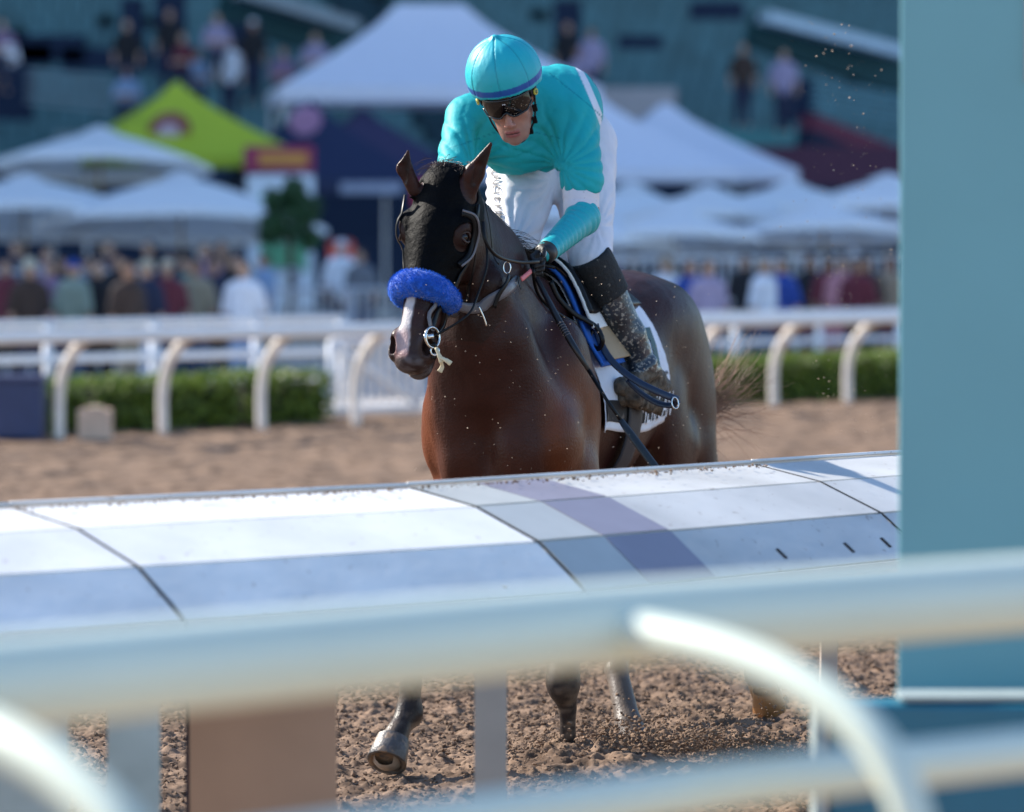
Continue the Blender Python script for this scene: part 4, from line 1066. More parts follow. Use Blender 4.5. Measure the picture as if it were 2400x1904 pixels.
def strands(name, lines, r, m, parent, seg=3):
    vs = []; fs = []; n = 0
    for pl in lines:
        pl = np.asarray(pl); k = len(pl)
        for i in range(k):
            t = pl[min(i+1, k-1)]-pl[max(i-1, 0)]; t = t/(np.linalg.norm(t)+1e-9); e1 = np.cross(t, [.3, .5, .8]); e1 /= np.linalg.norm(e1)+1e-9; e2 = np.cross(t, e1)
            rr_ = r*(1-.75*i/(k-1))
            for j in range(seg): a = 2*math.pi*j/seg; vs.append(pl[i]+rr_*(math.cos(a)*e1+math.sin(a)*e2))
        for i in range(k-1):
            for j in range(seg): fs.append((n+i*seg+j, n+i*seg+(j+1) % seg, n+(i+1)*seg+(j+1) % seg, n+(i+1)*seg+j))
        n += k*seg
    return mesh_obj(name, vs, np.array(fs), m, parent, True)
m_mane = mat('mane_black', (.012, .008, .008), .38, var=.3)
# mane along the crest, blown back
lines = []
for _ in range(800):
    t = rng.random(); c = np.array([-.20, -.02, 1.80])*(1-t)+np.array([-.62, 0, 1.63])*t if t > .0 else None
    crest = spline_pts = None
    if rng.random() < .12: p0 = hd(0, -.15, -.03)*(1-t)+np.array([-.22, -.02, 1.80])*t
    else: p0 = np.array([-.22, -.02, 1.80])*(1-t)+np.array([-.70, .0, 1.62])*t
    p0 = p0+rng.normal(0, .012, 3)*[1, .8, .5]
    L_ = .07+.08*rng.random(); dirn = np.array([-.6, .45*(rng.random()-.3), .15-.35*rng.random()])+rng.normal(0, .22, 3)
    pl = [p0]; v_ = dirn/np.linalg.norm(dirn)
    for k in range(6): v_ = v_+np.array([0, 0, -.16])+rng.normal(0, .05, 3); pl.append(pl[-1]+v_*L_/6)
    lines.append(toW(pl))
o = strands('mane', lines, .0016, m_mane, horse); tag(o, kind='stuff')
lines = []
for _ in range(150):         # forelock over the poll
    p0 = hd(rng.normal(0, .03), -.05+rng.normal(0, .02), -.045+rng.normal(0, .012)); v_ = hb*rng.normal(-.15, .5)+hn*(.5+.3*rng.random())+ha*(-.45+.5*rng.random())
    pl = [p0]; 
    for k in range(5): v_ = v_+ha*.3+rng.normal(0, .10, 3); pl.append(pl[-1]+v_*.009)
    lines.append(toW(pl))
tag(strands('forelock', lines, .0012, mat('mane_brown', (.05, .025, .015), .4), horse), kind='stuff')
lines = []
for _ in range(170):         # tail streaming out behind the quarter
    p0 = P(1640+rng.normal(0, 8), 970+rng.normal(0, 26), 16.25); L_ = .16+.22*rng.random()**1.3; up = rng.normal(.4, .4)
    v_ = np.array([.8, .1, up]); v_ /= np.linalg.norm(v_); pl = [p0]
    for k in range(9): v_ = v_+rng.normal(0, .10, 3)+np.array([0, 0, .05*(1 if up > .3 else -.3)]); v_ /= np.linalg.norm(v_); pl.append(pl[-1]+v_*L_/9)
    lines.append(pl)
for _ in range(60):
    t = rng.random(); p0 = toW((-2.25-.05*t, .02, 1.38))[0]+rng.normal(0, .02, 3); p1 = P(1650, 960+rng.normal(0, 50), 16.3)
    m_ = (p0+p1)/2+np.array([.0, .12, .0])+rng.normal(0, .04, 3); lines.append(np.array(spline([p0, m_, p1], 4)))
tag(strands('tail', lines, .0013, mat('tail_hair', (.42, .26, .19), .4, var=.4), horse), kind='stuff')
# ================================================================== HOOD AND BRIDLE
m_hood = mat('hood_black', (.0015, .0015, .002), .6, var=.3, vscale=30, bump=.5, bscale=50, spec=.07)
m_leather = mat('leather_black', (.004, .004, .005), .38, var=.2, spec=.22)
m_strap = mat('strap_grey', (.13, .12, .13), .38, var=.1)
m_metal = mat('metal', (.65, .63, .60), .18, 1.0, var=.05)
HA = FH.copy(); HA.offset(.0055)
def hplane(n, lim):   # remove where (p-POLL).n > lim
    q = HA.sub(HA.lo-1, HA.lo+HA.n*HA.res+1); sl, X_, Y_, Z_ = q
    d = (X_-POLL[0])*n[0]+(Y_-POLL[1])*n[1]+(Z_-POLL[2])*n[2]-lim
    HA.F = np.maximum(HA.F, d.astype(np.float32))
hplane(ha, .405*1.07); hplane(-ha, .055); hplane(-hn*.95+ha*.25, .20)
for s in (-1, 1): HA.ell(hd(s*.088, -.046, .190), (.036, .044, .054), HAX, k=.004, op='-')
HA.cone(H(968, 436, 13.80), H(946, 396, 13.77), .036, .050, k=.006, op='-'); HA.cone(H(946, 396, 13.77), H(957, 345, 13.76), .050, .05, k=.006, op='-'); HA.cone(H(1096, 452, 13.80), H(1151, 337, 13.74), .044, .05, k=.008, op='-')
v, f = HA.nets(); v = laplace(v, f, 2, .5)
hood = thing('hood', 'black stretch racing hood with eye openings on the horse head', 'hood', POLL_W := toW(POLL)[0])
mesh_obj('hood_cloth', toW(v), f, m_hood, hood, True)
for nm_, m_, w_, o_f in (('eye_cup', m_leather, .013, .012), ('eye_cup_edge', m_strap, .0042, .024)):
    pl = [FH.snap(P(*q), o_f)[0] for q in ((1084, 494, 13.7), (1112, 508, 13.72), (1128, 540, 13.74), (1130, 575, 13.74), (1118, 605, 13.72), (1094, 626, 13.68))]
    MB().tube(spline(pl, 5), w_, 8, flat=.6, flatdir=(.5, -.8, 0)).build(nm_, m_, hood, True)
# fleece noseband
bridle = thing('bridle', 'black leather bridle with steel bit rings and reins on the horse', 'bridle', toW(hd(0, -.1, .35))[0])
nbp = []
for th_ in np.linspace(-1.95, 1.95, 15):
    p = hd(math.sin(th_)*.09, -.065+.085*math.cos(th_), .372+.010*th_*th_*(.6 if th_ < 0 else .9))
    nbp.append(hsnap(toW(p), .012)[0]+0*p)
RN = .040
fn = Field(np.min(toH(nbp), 0)-.07, np.max(toH(nbp), 0)+.07, .0045, HM)
sp2 = [toH(p) for p in spline(nbp, 3)]
for i in range(len(sp2)-1): 
    e0 = .72+.28*math.sin(math.pi*min(1, max(0, i/(len(sp2)-1)))**.8)
    fn.cone(sp2[i], sp2[i+1], RN*e0, RN*e0, .008)
v, f = fn.nets(); v = laplace(v, f, 2); nv = vnormals(v, f)
dsp = (fbm((v@np.array([1, .3, .2]))*38, (v@np.array([.2, 1, .9]))*38, 3, 4)-.45)*.012; v2 = v+nv*dsp[:, None]
m_fleece = mat('fleece_blue', (.003, .10, .56), .85, var=.35, vscale=45, bump=.6, bscale=140, sheen=.5)
fl_o = mesh_obj('fleece_noseband', toW(v2), f, m_fleece, bridle, True)
idx = rng.choice(len(v), 9000); lines = []
for i in idx:
    p = v2[i]; d = nv[i]+rng.normal(0, .45, 3); lines.append(toW(np.array([p-d*.001, p+d*.0025, p+d*.005])))
tag(strands('fleece_pile', lines, .0009, mat('fleece_pile', (.005, .13, .62), .8, var=.3), fl_o), kind='stuff')
def strap(name, pxs, w, m, parent, off=.006, snap=True, thick=.3, r=None, field=None):
    pts = [P(*q) for q in pxs]
    pts = spline(pts, 5)
    if snap: pts = list((field or HFIELD).snap(np.array(pts), off))
    F_ = field or HFIELD
    def nd(p):
        e = .006; g = np.array([(F_.sample(p+np.eye(3)[i]*e)-F_.sample(p-np.eye(3)[i]*e))[0] for i in range(3)]); return g/(np.linalg.norm(g)+1e-6) if np.linalg.norm(g) > 1e-6 else np.array([0, -1., .2])
    return MB().tube(pts, w, 8, flat=thick, flatdir=nd).build(name, m, parent, True)
# cheek pieces, browband, throatlash
strap('cheek_strap', [(1125, 480, 13.8), (1130, 600, 13.74), (1105, 690, 13.66), (1062, 765, 13.55)], .011, m_leather, bridle, .011)
strap('cheek_strap', [(925, 470, 13.78), (915, 560, 13.78), (912, 620, 13.75), (925, 700, 13.7)], .009, m_leather, bridle, .010)
strap('throatlash', [(1132, 520, 13.75), (1128, 610, 13.78), (1112, 700, 13.80), (1085, 745, 13.75)], .007, m_leather, bridle, .012)
strap('jaw_strap', [(1090, 700, 13.6), (1098, 735, 13.68), (1070, 770, 13.7), (1030, 800, 13.62)], .012, m_leather, bridle, .010)
strap('bit_strap', [(1078, 700, 13.56), (1066, 735, 13.53), (1055, 760, 13.5)], .008, m_strap, bridle, .011)
def ring(c, r, tr, n, m, parent, name='bit_ring', sc=1.0):
    n = np.asarray(n, float); n /= np.linalg.norm(n); e1 = np.cross(n, [0, 0, 1.]); e1 /= np.linalg.norm(e1); e2 = np.cross(n, e1)
    pl = [c+r*(math.cos(a)*e1*sc+math.sin(a)*e2) for a in np.linspace(0, 2*math.pi, 25)]
    return MB().tube(pl, tr, 8, False).build(name, m, parent, True)
bc = hsnap(P(1062, 785, 13.52), .012)[0]
ring(bc, .034, .0042, (.75, -.65, .1), m_metal, bridle)
MB().tube([bc+[-.028, -.006, .002], bc+[.004, -.004, .004]], .0095, 10).build('bit_bar', m_metal, bridle, True)
ring(bc+np.array([.008, .004, -.045]), .014, .003, (.3, -.9, .1), m_metal, bridle, 'buckle')
MB().tube([bc+[-.004, 0, -.055], bc+[.022, .004, -.056]], .0025, 6).build('buckle', m_metal, bridle, True)
MB().tube(spline([bc+[.0, 0, -.02], bc+[.014, .01, -.045], bc+[.002, .01, -.072]], 4), .009, 8).build('curb_strap', m_leather, bridle, True)
# tongue tie, cream cloth knot under the chin
tt = thing('tongue_tie', 'cream cloth tie hanging knotted from the corner of the horse mouth', 'cloth tie', P(1040, 850, 13.55))
m_cream = mat('cream_cloth', (.62, .52, .34), .8, var=.1)
for pl_ in ([(1022, 815, 13.5), (1030, 835, 13.49), (1036, 850, 13.49)], [(1032, 838, 13.49), (1046, 845, 13.48), (1057, 853, 13.48)], [(1034, 848, 13.49), (1036, 860, 13.5), (1030, 872, 13.5)]):
    MB().tube(spline([P(*q) for q in pl_], 4), [.006]*4+[.008]*3+[.009]*2, 8, flat=.4, flatdir=(.3, -1, .2)).build('tail_end', m_cream, tt, True)
# breast girth strap with pink end and running martingale
bg = thing('breastplate', 'grey leather breast strap across the horse neck with pink end', 'strap', P(1150, 700, 14))
strap('strap', [(1085, 760, 13.8), (1112, 742, 13.75), (1150, 715, 13.8), (1205, 672, 13.9), (1222, 655, 14.0)], .020, m_strap, bg, .010, thick=.18, field=FB_full)
strap('strap_end', [(1222, 655, 14.0), (1232, 645, 14.05), (1242, 636, 14.1)], .009, mat('pink_end', (.7, .16, .16), .5), bg, .022, field=FB_full)
strap('keeper', [(1206, 650, 14.0), (1214, 664, 13.98), (1222, 678, 13.98)], .006, m_leather, bg, .019, field=FB_full)
strap('buckle', [(1118, 726, 13.9), (1123, 742, 13.9), (1128, 758, 13.9)], .0028, m_metal, bg, .021, field=FB_full)
mg = thing('martingale', 'thin dark martingale strap with a steel ring on the horse neck', 'strap', P(1178, 640, 14))
strap('strap', [(1130, 480, 13.9), (1150, 560, 13.9), (1172, 618, 13.9)], .006, m_leather, mg, .010, field=FB_full)
strap('strap', [(1178, 650, 13.9), (1170, 690, 13.85), (1158, 722, 13.85)], .008, m_leather, mg, .020, field=FB_full)
ring(FB_full.snap(P(1178, 635, 13.9), .024)[0], .020, .0028, (.1, -1, .1), m_metal, mg, 'ring', .6)
# ================================================================== SADDLE, CLOTH
def drape(lx0, lx1, a0, a1, off, nx, na, name, m, parent, colf=None, solid=.004):
    vs = []; o_ = []; d_ = []
    for i in range(nx+1):
        lx = lx0+(lx1-lx0)*i/nx
        for j in range(na+1):
            a = a0+(a1-a0)*j/na; o_.append([lx, 0, 1.25]); d_.append([0, math.sin(a), math.cos(a)])
    w = toW(np.array(o_)); dw = np.array(d_)@HR
    hit = march_out(FB_full, w, dw, off)
    f = [[i*(na+1)+j, (i+1)*(na+1)+j, (i+1)*(na+1)+j+1, i*(na+1)+j+1] for i in range(nx) for j in range(na)]
    return hit, f
def march_out(F_, o, d, off):
    # walk inward from far outside
    far = o+d*.62; t = np.zeros(len(o)); hit = np.zeros(len(o), bool)
    for _ in range(300):
        v_ = F_.sample(far-d*t[:, None]); hit |= v_ < off; t = np.where(hit, t, t+.0018)
    return far-d*t[:, None]
sc = thing('saddle_cloth', 'white numbered saddle cloth with black lettered band on the horse side', 'saddle cloth', toW((-1.0, .3, 1.2))[0])
v, f = drape(-.60, -1.42, -1.7, 2.14, .012, 40, 90, '', None, None)
lv = toH(v); mid = []
for q in f:
    c = lv[q].mean(0); ang = math.atan2(c[1], c[2]-1.25)
    if c[2] > 1.03: mid.append(1 if c[0] > -.66 else 0)
    else: mid.append(0)
m_cl = mat('cloth_white', (.74, .75, .82), .8, var=.04, bump=.1)
m_blue = mat('towel_blue', (.01, .10, .42), .8, var=.1)
o = mesh_obj('cloth', v, f, None, sc, True, mats=[m_cl, m_cl], midx=mid); so = o.modifiers.new('s', 'SOLIDIFY'); so.thickness = .004
v, f = drape(-.605, -1.425, 1.76, 2.03, .0195, 40, 8, '', None, None)
o = mesh_obj('name_band', v, f, mat('band_black', (.01, .011, .013), .7, var=.3, dirt=(.12, .1, .09), dscale=30, dth=.55), sc, True)
def decal(txt, lx, ang, size, m, off, asp=1.0, bold=0, slant=0):
    tv_, tf = text_mesh(txt, size, bold)
    o_ = []; d_ = []
    for x, y, _ in tv_:
        A = ang-y*asp/.33; o_.append([lx-x, 0, 1.25]); d_.append([0, math.sin(A), math.cos(A)])
    w = march_out(FB_full, toW(np.array(o_)), np.array(d_)@HR, off)
    return mesh_obj('lettering', w, tf, m, sc, False)
m_lw = mat('letter_white', (.75, .75, .78), .6); m_lb = mat('letter_black', (.02, .02, .025), .6); m_lg = mat('number_green', (.03, .085, .085), .6)
decal('AMERICAN', -1.13, 1.90, .13, m_lw, .0250, 1.15)
decal('STAKES', -1.20, 1.60, .115, m_lb, .0195, 1.1)
decal('7', -1.27, 1.25, .34, m_lg, .0195, 1.0, .012)
sd_ = thing('saddle', 'small dark racing saddle with blue and tan flap edges under the jockey', 'saddle', toW((-.85, 0, 1.62))[0])
v, f = drape(-.56, -.80, -.9, 1.28, .030, 12, 50, '', None, None)
o = mesh_obj('pad', v, f, m_blue, sd_, True); so = o.modifiers.new('s', 'SOLIDIFY'); so.thickness = .012
v, f = drape(-.585, -1.25, -.75, .62, .050, 20, 40, '', None, None)
o = mesh_obj('seat', v, f, m_leather, sd_, True); so = o.modifiers.new('s', 'SOLIDIFY'); so.thickness = .03
v, f = drape(-.66, -.86, .55, 1.22, .046, 10, 30, '', None, None)
o = mesh_obj('flap', v, f, mat('flap_tan', (.38, .27, .16), .6, var=.1), sd_, True); so = o.modifiers.new('s', 'SOLIDIFY'); so.thickness = .01
v, f = drape(-.575, -.74, .12, .80, .058, 8, 30, '', None, None)
o = mesh_obj('towel', v, f, mat('towel_white', (.75, .74, .72), .9, var=.05), sd_, True); so = o.modifiers.new('s', 'SOLIDIFY'); so.thickness = .01
v, f = drape(-.80, -.93, 1.0, 2.6, .022, 6, 40, '', None, None)
o = mesh_obj('girth', v, f, mat('girth_dark', (.02, .022, .03), .6), sd_, True); so = o.modifiers.new('s', 'SOLIDIFY'); so.thickness = .006
# ================================================================== THE JOCKEY
jf = np.array([-.10, -.90, -.42]); jf /= np.linalg.norm(jf)
jr = np.cross(np.array([-.17, 0, 1.]), jf); jr = jr if jr[0] > 0 else -jr; jr /= np.linalg.norm(jr)
ju = np.cross(jf, jr); ju = ju if ju[2] > 0 else -ju
JC = P(1192, 225, 14.38)
def jh(r, f_, u): return JC+jr*r+jf*f_+ju*u
JAX = (jr, jf, ju)
SR, SLf = P(1092, 275, 14.66), P(1345, 268, 14.62)
ELl, WRl = P(1372, 498, 14.50), P(1282, 590, 14.22)
ELr, WRr = P(1052, 445, 14.45), P(1205, 600, 14.18)
HIPr, HIPl = P(1238, 350, 15.08), P(1362, 340, 15.08)
KNr, KNl = P(1198, 585, 14.62), P(1385, 618, 14.66)
ANr = toW((-.95, -.33, 1.05))[0]; ANl = P(1508, 858, 14.78)
TOl = P(1455, 930, 14.66); HEl = P(1556, 905, 14.92)
def j_torso(F, g=0, k=.06):
    C, E = F.cone, F.ell
    C(P(1218, 268, 14.72), P(1272, 275, 15.08), .125, .135, k, grow=g)
    C(P(1150, 292, 14.70), P(1300, 288, 14.68), .100, .100, k, grow=g)
    C(P(1215, 335, 14.72), P(1270, 345, 15.02), .085, .11, k, grow=g)
    C(P(1290, 290, 15.05), P(1315, 320, 15.15), .135, .135, k, grow=g)
    C(P(1305, 232, 14.72), P(1318, 240, 14.95), .095, .10, .08, grow=g); C(P(1340, 262, 14.70), P(1318, 262, 15.05), .085, .11, .08, grow=g)
def j_arm(F, g=0, up=True, low=True, side=1, lowg=0):
    S_, E_, W_ = (SLf, ELl, WRl) if side == 1 else (SR, ELr, WRr)
    if up: F.cone(S_, E_, .062, .046, .04, grow=g)
    if low: F.cone(E_, W_, .046, .029, .02, grow=lowg)
def j_legs(F, g=0, thigh=True, calf=True):
    if thigh:
        F.cone(HIPr, KNr, .128, .070, .05, grow=g); F.cone(HIPl, KNl, .122, .068, .05, grow=g)
        F.ell(P(1300, 320, 15.17), (.155, .13, .135), k=.06, grow=g)
    if calf:
        F.cone(KNr, ANr, .06, .045, .03, grow=g); F.cone(KNl, ANl, .062, .042, .03, grow=g)
def j_head(F):
    C, E = F.cone, F.ell
    E(jh(0, 0, .045), (.076, .095, .098), JAX, k=.03)
    E(jh(0, .026, -.050), (.061, .068, .100), JAX, k=.03)
    E(jh(0, .052, -.112), (.038, .040, .042), JAX, k=.03)          # chin and jaw
    E(jh(0, .078, -.138), (.021, .016, .017), JAX, k=.015)
    for s in (-1, 1):
        E(jh(s*.043, .058, -.040), (.022, .022, .024), JAX, k=.02)  # cheekbones
        C(jh(s*.056, -.005, -.055), jh(s*.030, .05, -.130), .017, .014, .025)
        E(jh(s*.031, .086, .004), (.018, .012, .013), JAX, k=.012, op='-')
        E(jh(s*.031, .080, .004), (.013, .013, .012), JAX, k=.004)
        C(jh(s*.012, .089, .022), jh(s*.050, .074, .024), .008, .006, .012)
        E(jh(s*.078, -.005, -.012), (.010, .018, .030), JAX, k=.006)
        E(jh(s*.013, .103, -.069), (.0085, .009, .0075), JAX, k=.006)
    C(jh(0, .088, .006), jh(0, .115, -.062), .0095, .0125, .010)
    E(jh(0, .089, -.098), (.025, .010, .006), JAX, k=.006)         # upper lip
    E(jh(0, .087, -.112), (.022, .010, .007), JAX, k=.006)
    E(jh(0, .101, -.105), (.027, .008, .0018), JAX, k=.003, op='-')
    C(jh(0, -.02, -.06), P(1218, 268, 14.74), .055, .065, .03)      # neck
JB_lo = np.array([-.33, 13.95, .95]); JB_hi = np.array([.72, 15.5, 2.56])
FJ = Field(JB_lo, JB_hi, .009)
j_torso(FJ); j_arm(FJ, side=1); j_arm(FJ, side=-1); j_legs(FJ, -.012)
for A_, T_ in ((ANl, TOl),): FJ.cone(A_, T_, .04, .03, .02)
FJH = Field(JC-.19, JC+.17, .0038); j_head(FJH); j_torso(FJH, -.004)
q = FJ.sub(JC-.16, JC+.15); 
FJ.cone(jh(0, -.02, -.06), P(1218, 268, 14.74), .055, .065, .03); FJ.F[q[0]] = np.maximum(FJ.F[q[0]], .02)
# hands on the reins: palm, four bent fingers and a thumb each
def hand(F, wr, dirn, up, side, s=1.0):
    d = dirn/np.linalg.norm(dirn); u_ = up-d*(up@d); u_ /= np.linalg.norm(u_); r_ = np.cross(d, u_)*side
    F.ell(wr+d*.050*s, (.044*s, .017*s, .038*s), (d, r_, u_), k=.012)
    for i in range(4):
        L_ = [.036, .041, .038, .030][i]*s; k0 = wr+d*.082*s+u_*(.029-.019*i)*s
        k1 = k0+(d*.55-r_*.75)*L_*.85; k2 = k1+(-d*.65-r_*.55)*L_*.75; k3 = k2+(-d*.8+r_*.45)*L_*.55
        F.cone(wr+d*.05*s+u_*(.024-.016*i)*s, k0, .0095*s, .0092*s, .004); F.cone(k0, k1, .0092*s, .0085*s, .003); F.cone(k1, k2, .0085*s, .008*s, .002); F.cone(k2, k3, .008*s, .007*s, .001)
    t0 = wr+d*.025*s+u_*.030*s; t1 = t0+(d*.5+u_*.35-r_*.6)*.036*s; t2 = t1+(d*.75-u_*.15-r_*.5)*.030*s
    F.cone(t0, t1, .013*s, .010*s, .006); F.cone(t1, t2, .010*s, .0085*s, .003)
FHd = Field(np.array([-.16, 13.95, 1.58]), np.array([.20, 14.36, 1.90]), .0036)
hl_d = np.array([-.60, -.62, -.50]); hand(FHd, WRl, hl_d, np.array([.1, -.35, .9]), 1)
hand(FHd, WRr, np.array([.25, -.6, -.6]), np.array([-.1, -.35, .9]), -1)
FHd.cone(WRl-hl_d*.02, WRl+hl_d*.03, .030, .026, .01)
vj, fj = FJ.nets(); vk, fk = FJH.nets(); vk = laplace(vk, fk, 1, .35)
jk = thing('person', 'jockey in turquoise silks and helmet crouched over the galloping horse, holding reins', 'person', toW((-.85, 0, 1.6))[0])
def skin_col(p):
    d = p-JC; r_, f_, u_ = d@jr, d@jf, d@ju
    c = np.tile(np.array([.36, .17, .12]), (len(p), 1))
    c = lerp(c, (.36, .13, .10), sm(np.abs(u_+.06), .03, .0)*sm(f_, .07, .1)*.5)
    lip = sm(np.abs(u_+.105), .016, .010)*sm(np.abs(r_), .030, .022)*sm(f_, .075, .085)
    c = lerp(c, (.30, .09, .085), lip); c = lerp(c, (.06, .02, .02), sm(np.abs(u_+.105), .0030, .0015)*sm(np.abs(r_), .028, .022)*sm(f_, .075, .085))
    st = sm(u_, -.075, -.10)*(1-lip)*sm(f_, .0, .03); c = lerp(c, (.22, .125, .105), st*.5)
    return c*(.9+.2*noise3(p, 60, 3))[:, None]
va = np.concatenate([vj, vk]); fa = np.concatenate([fj, fk+len(vj)])
mesh_obj('body', va, fa, mat('skin', (1, 1, 1), .45, var=.06, vscale=60, bump=.12, bscale=260, attr='Col'), jk, True, skin_col(va))
v, f = FHd.nets()
mesh_obj('gloves', v, f, mat('glove_black', (.010, .010, .012), .6, var=.2, bump=.3, bscale=150), jk, True)
# --- clothes
def fold_pts(v, nv, centers, amp, seed=0):
    d = np.zeros(len(v))
    for (c, ax, freq, rad, am) in centers:
        q = v-c; ax = ax/np.linalg.norm(ax); e1 = np.cross(ax, [0.31, .2, .93]); e1 /= np.linalg.norm(e1); e2 = np.cross(ax, e1)
        th_ = np.arctan2(q@e2, q@e1); r_ = np.linalg.norm(q, axis=1)
        ph = 2.5*fbm(r_*9, th_*1.2, 2, seed)
        w_ = np.abs(np.sin(th_*freq*.5+ph*2))**.7
        d += am*(w_-.6)*np.exp(-(r_/rad)**2)*sm(r_, .015, .05)
    d += amp*(fbm(v[:, 0]*16+v[:, 1]*7, v[:, 2]*9+v[:, 1]*6, 3, seed+3)-.45)*2
    return v+nv*d[:, None]
m_silk = mat('silks', (1, 1, 1), .58, var=.07, vscale=7, bump=.22, bscale=38, attr='Col', spec=.22, dirt=(.02, .13, .14), dscale=75, dth=.72)
FS = Field(JB_lo, JB_hi, .0065)
j_torso(FS, .016, .07)
FS.cone(SLf, P(1366, 430, 14.52), .078, .072, .05, w=(1, 0, 0), wf=1.0); FS.cone(P(1335, 300, 14.66), P(1355, 400, 14.56), .078, .070, .05)
FS.cone(SR, P(1072, 400, 14.5), .080, .070, .05)
FS.cone(P(1330, 212, 14.80), P(1240, 220, 14.64), .06, .055, .08)
FS.cone(P(1200, 345, 14.66), P(1245, 352, 14.68), .085, .085, .06, w=(1, 0, 0), wf=1.2)
# cut hems: waist behind and lower front, left sleeve end
FS.plane_cut(P(1366, 447, 14.52), np.array([.05, .25, -1.])/1.03) 
FS.plane_cut(P(1330, 300, 15.12), np.array([.1, .96, -.1]))
def cut_fn(F_, fn):
    q = F_.sub(F_.lo-1, F_.lo+F_.n*F_.res+1); sl, X_, Y_, Z_ = q; F_.F = np.maximum(F_.F, fn(X_, Y_, Z_).astype(np.float32))
# front hem: nothing of the trunk below this line between the arms
hz_ = P(1225, 408, 14.66)[2]; xl_, xr_ = P(1098, 0, 14.6)[0], P(1315, 0, 14.6)[0]
cut_fn(FS, lambda X_, Y_, Z_: np.minimum(np.minimum((hz_+.10*np.abs(X_-.03)+.16*np.clip(Y_-14.66, 0, 1))-Z_, X_-xl_), xr_-X_))
# neck hole
FS.cone(jh(0, .02, -.12), jh(0, -.06, .06), .05, .09, .01, op='-')
v, f = FS.nets(); v = laplace(v, f, 2); nv = vnormals(v, f)
AP = P(1318, 385, 14.58)
v = fold_pts(v, nv, [(AP, np.array([0, 1., .1]), 19, .19, .013), (P(1110, 385, 14.58), np.array([0, 1., .1]), 17, .17, .012), (jh(0, .0, -.10), np.array([0, .8, -.6]), 15, .20, .008)], .008, 2)
def silk_col(p):
    c = np.tile(np.array([.012, .385, .41]), (len(p), 1))
    # white side stripe over the shoulder blade
    n = np.array([.80, .05, -.25]); a0 = P(1392, 225, 14.85)
    d = (p-P(1385, 228, 14.75))@np.array([.926, 0, .377]); z = p[:, 2]
    e = sm(np.abs(d), .0125, .0095)*(z > 2.02)*(p[:, 0] > .2)
    c = lerp(c, (.70, .72, .78), e)
    # seam line shoulder
    s1 = sm(np.abs((p-P(1395, 260, 14.6))@np.array([.64, 0, .77])+.0), .0028, .0012)*(p[:, 0] > .13); c = lerp(c, (.0, .22, .26), s1*.8)
    s2 = sm(np.abs((p-P(1110, 330, 14.6))@np.array([-.35, 0, .94])), .0024, .0012)*(p[:, 0] < -.0); c = lerp(c, (.0, .22, .26), s2*.8)
    s3 = sm(np.abs((p-P(1290, 320, 14.6))@np.array([.25, 0, .97])), .0024, .0012)*(p[:, 0] > .04)*(p[:, 0] < .17); c = lerp(c, (.0, .22, .26), s3*.8)
    return c
mesh_obj('silks', v, f, m_silk, jk, True, silk_col(v))
# sleeves: white band then turquoise undersleeve on the image-right arm; turquoise on the other
m_slw = mat('sleeve_white', (.72, .66, .70), .6, var=.06, bump=.15, bscale=40, dirt=(.32, .24, .24), dscale=110, dth=.66)
def tubefield(pts, rs, lo, hi, amp, seed, name, m, cuts=(), cfn=None, par_=None, freq=60, res=.006, k=.02):
    F_ = Field(np.minimum.reduce([np.asarray(p) for p in pts])-max(rs)-.05, np.maximum.reduce([np.asarray(p) for p in pts])+max(rs)+.05, res)
    for i in range(len(pts)-1): F_.cone(pts[i], pts[i+1], rs[i], rs[i+1], k)
    for c in cuts: F_.plane_cut(*c)
    v, f = F_.nets(); v = laplace(v, f, 1); nv = vnormals(v, f)
    ax = np.asarray(pts[-1])-np.asarray(pts[0]); ax /= np.linalg.norm(ax)
    e1 = np.cross(ax, [.2, .3, .9]); e1 /= np.linalg.norm(e1)
    t = (v-pts[0])@ax; s_ = (v-pts[0])@e1
    v = v+nv*(amp*(np.abs(np.sin(t*freq+4*vnoise(t*14, s_*11, seed)+s_*22))-.5))[:, None]
    return mesh_obj(name, v, f, m, par_ or jk, True, cfn(v) if cfn else None), F_
wa = P(1362, 432, 14.53); wb = P(1362, 520, 14.485)
ax_ = (wb-wa)/np.linalg.norm(wb-wa)
tubefield([wa, wb], [.066, .060], 0, 0, .0022, 1, 'sleeve_band', m_slw, [(wb-ax_*.002, (ax_+np.array([-.25, 0, 0]))/1.03)], freq=90)
m_tq = mat('undersleeve', (.012, .385, .43), .40, var=.05, bump=.08, bscale=50)
_, FSL = tubefield([P(1362, 490, 14.50), P(1366, 512, 14.475), WRl+(WRl-ELl)*.02], [.057, .057, .037], 0, 0, .0042, 5, 'undersleeve', m_tq, freq=105)
tubefield([P(1068, 395, 14.5), ELr, WRr], [.058, .052, .034], 0, 0, .003, 6, 'undersleeve', m_tq, freq=70)
# cuff with emblem
cd = (WRl-ELl); cd /= np.linalg.norm(cd)
MB().tube([WRl-cd*.004, WRl+cd*.020, WRl+cd*.034], [.039, .038, .034], 22).build('glove_cuff', mat('glove_cuff', (.012, .012, .014), .45), jk, True)
ec = WRl+cd*.015+np.array([-.012, -.037, .002]); en = np.array([-.35, -.9, .1]); en /= np.linalg.norm(en)
ring(ec, .019, .0018, en, mat('emb_w', (.7, .72, .75), .4), jk, 'emblem', .85)
MB().tube(spline([ec+[-.004, -.002, -.010], ec+[-.002, -.002, -.002], ec+[.004, -.003, .004], ec+[-.002, -.002, .011]], 4), [.003, .004, .005, .006, .006, .005, .005, .004, .004, .003, .003, .002, .002], 6).build('emblem', mat('emb_w', (.7, .72, .75)), jk, True)
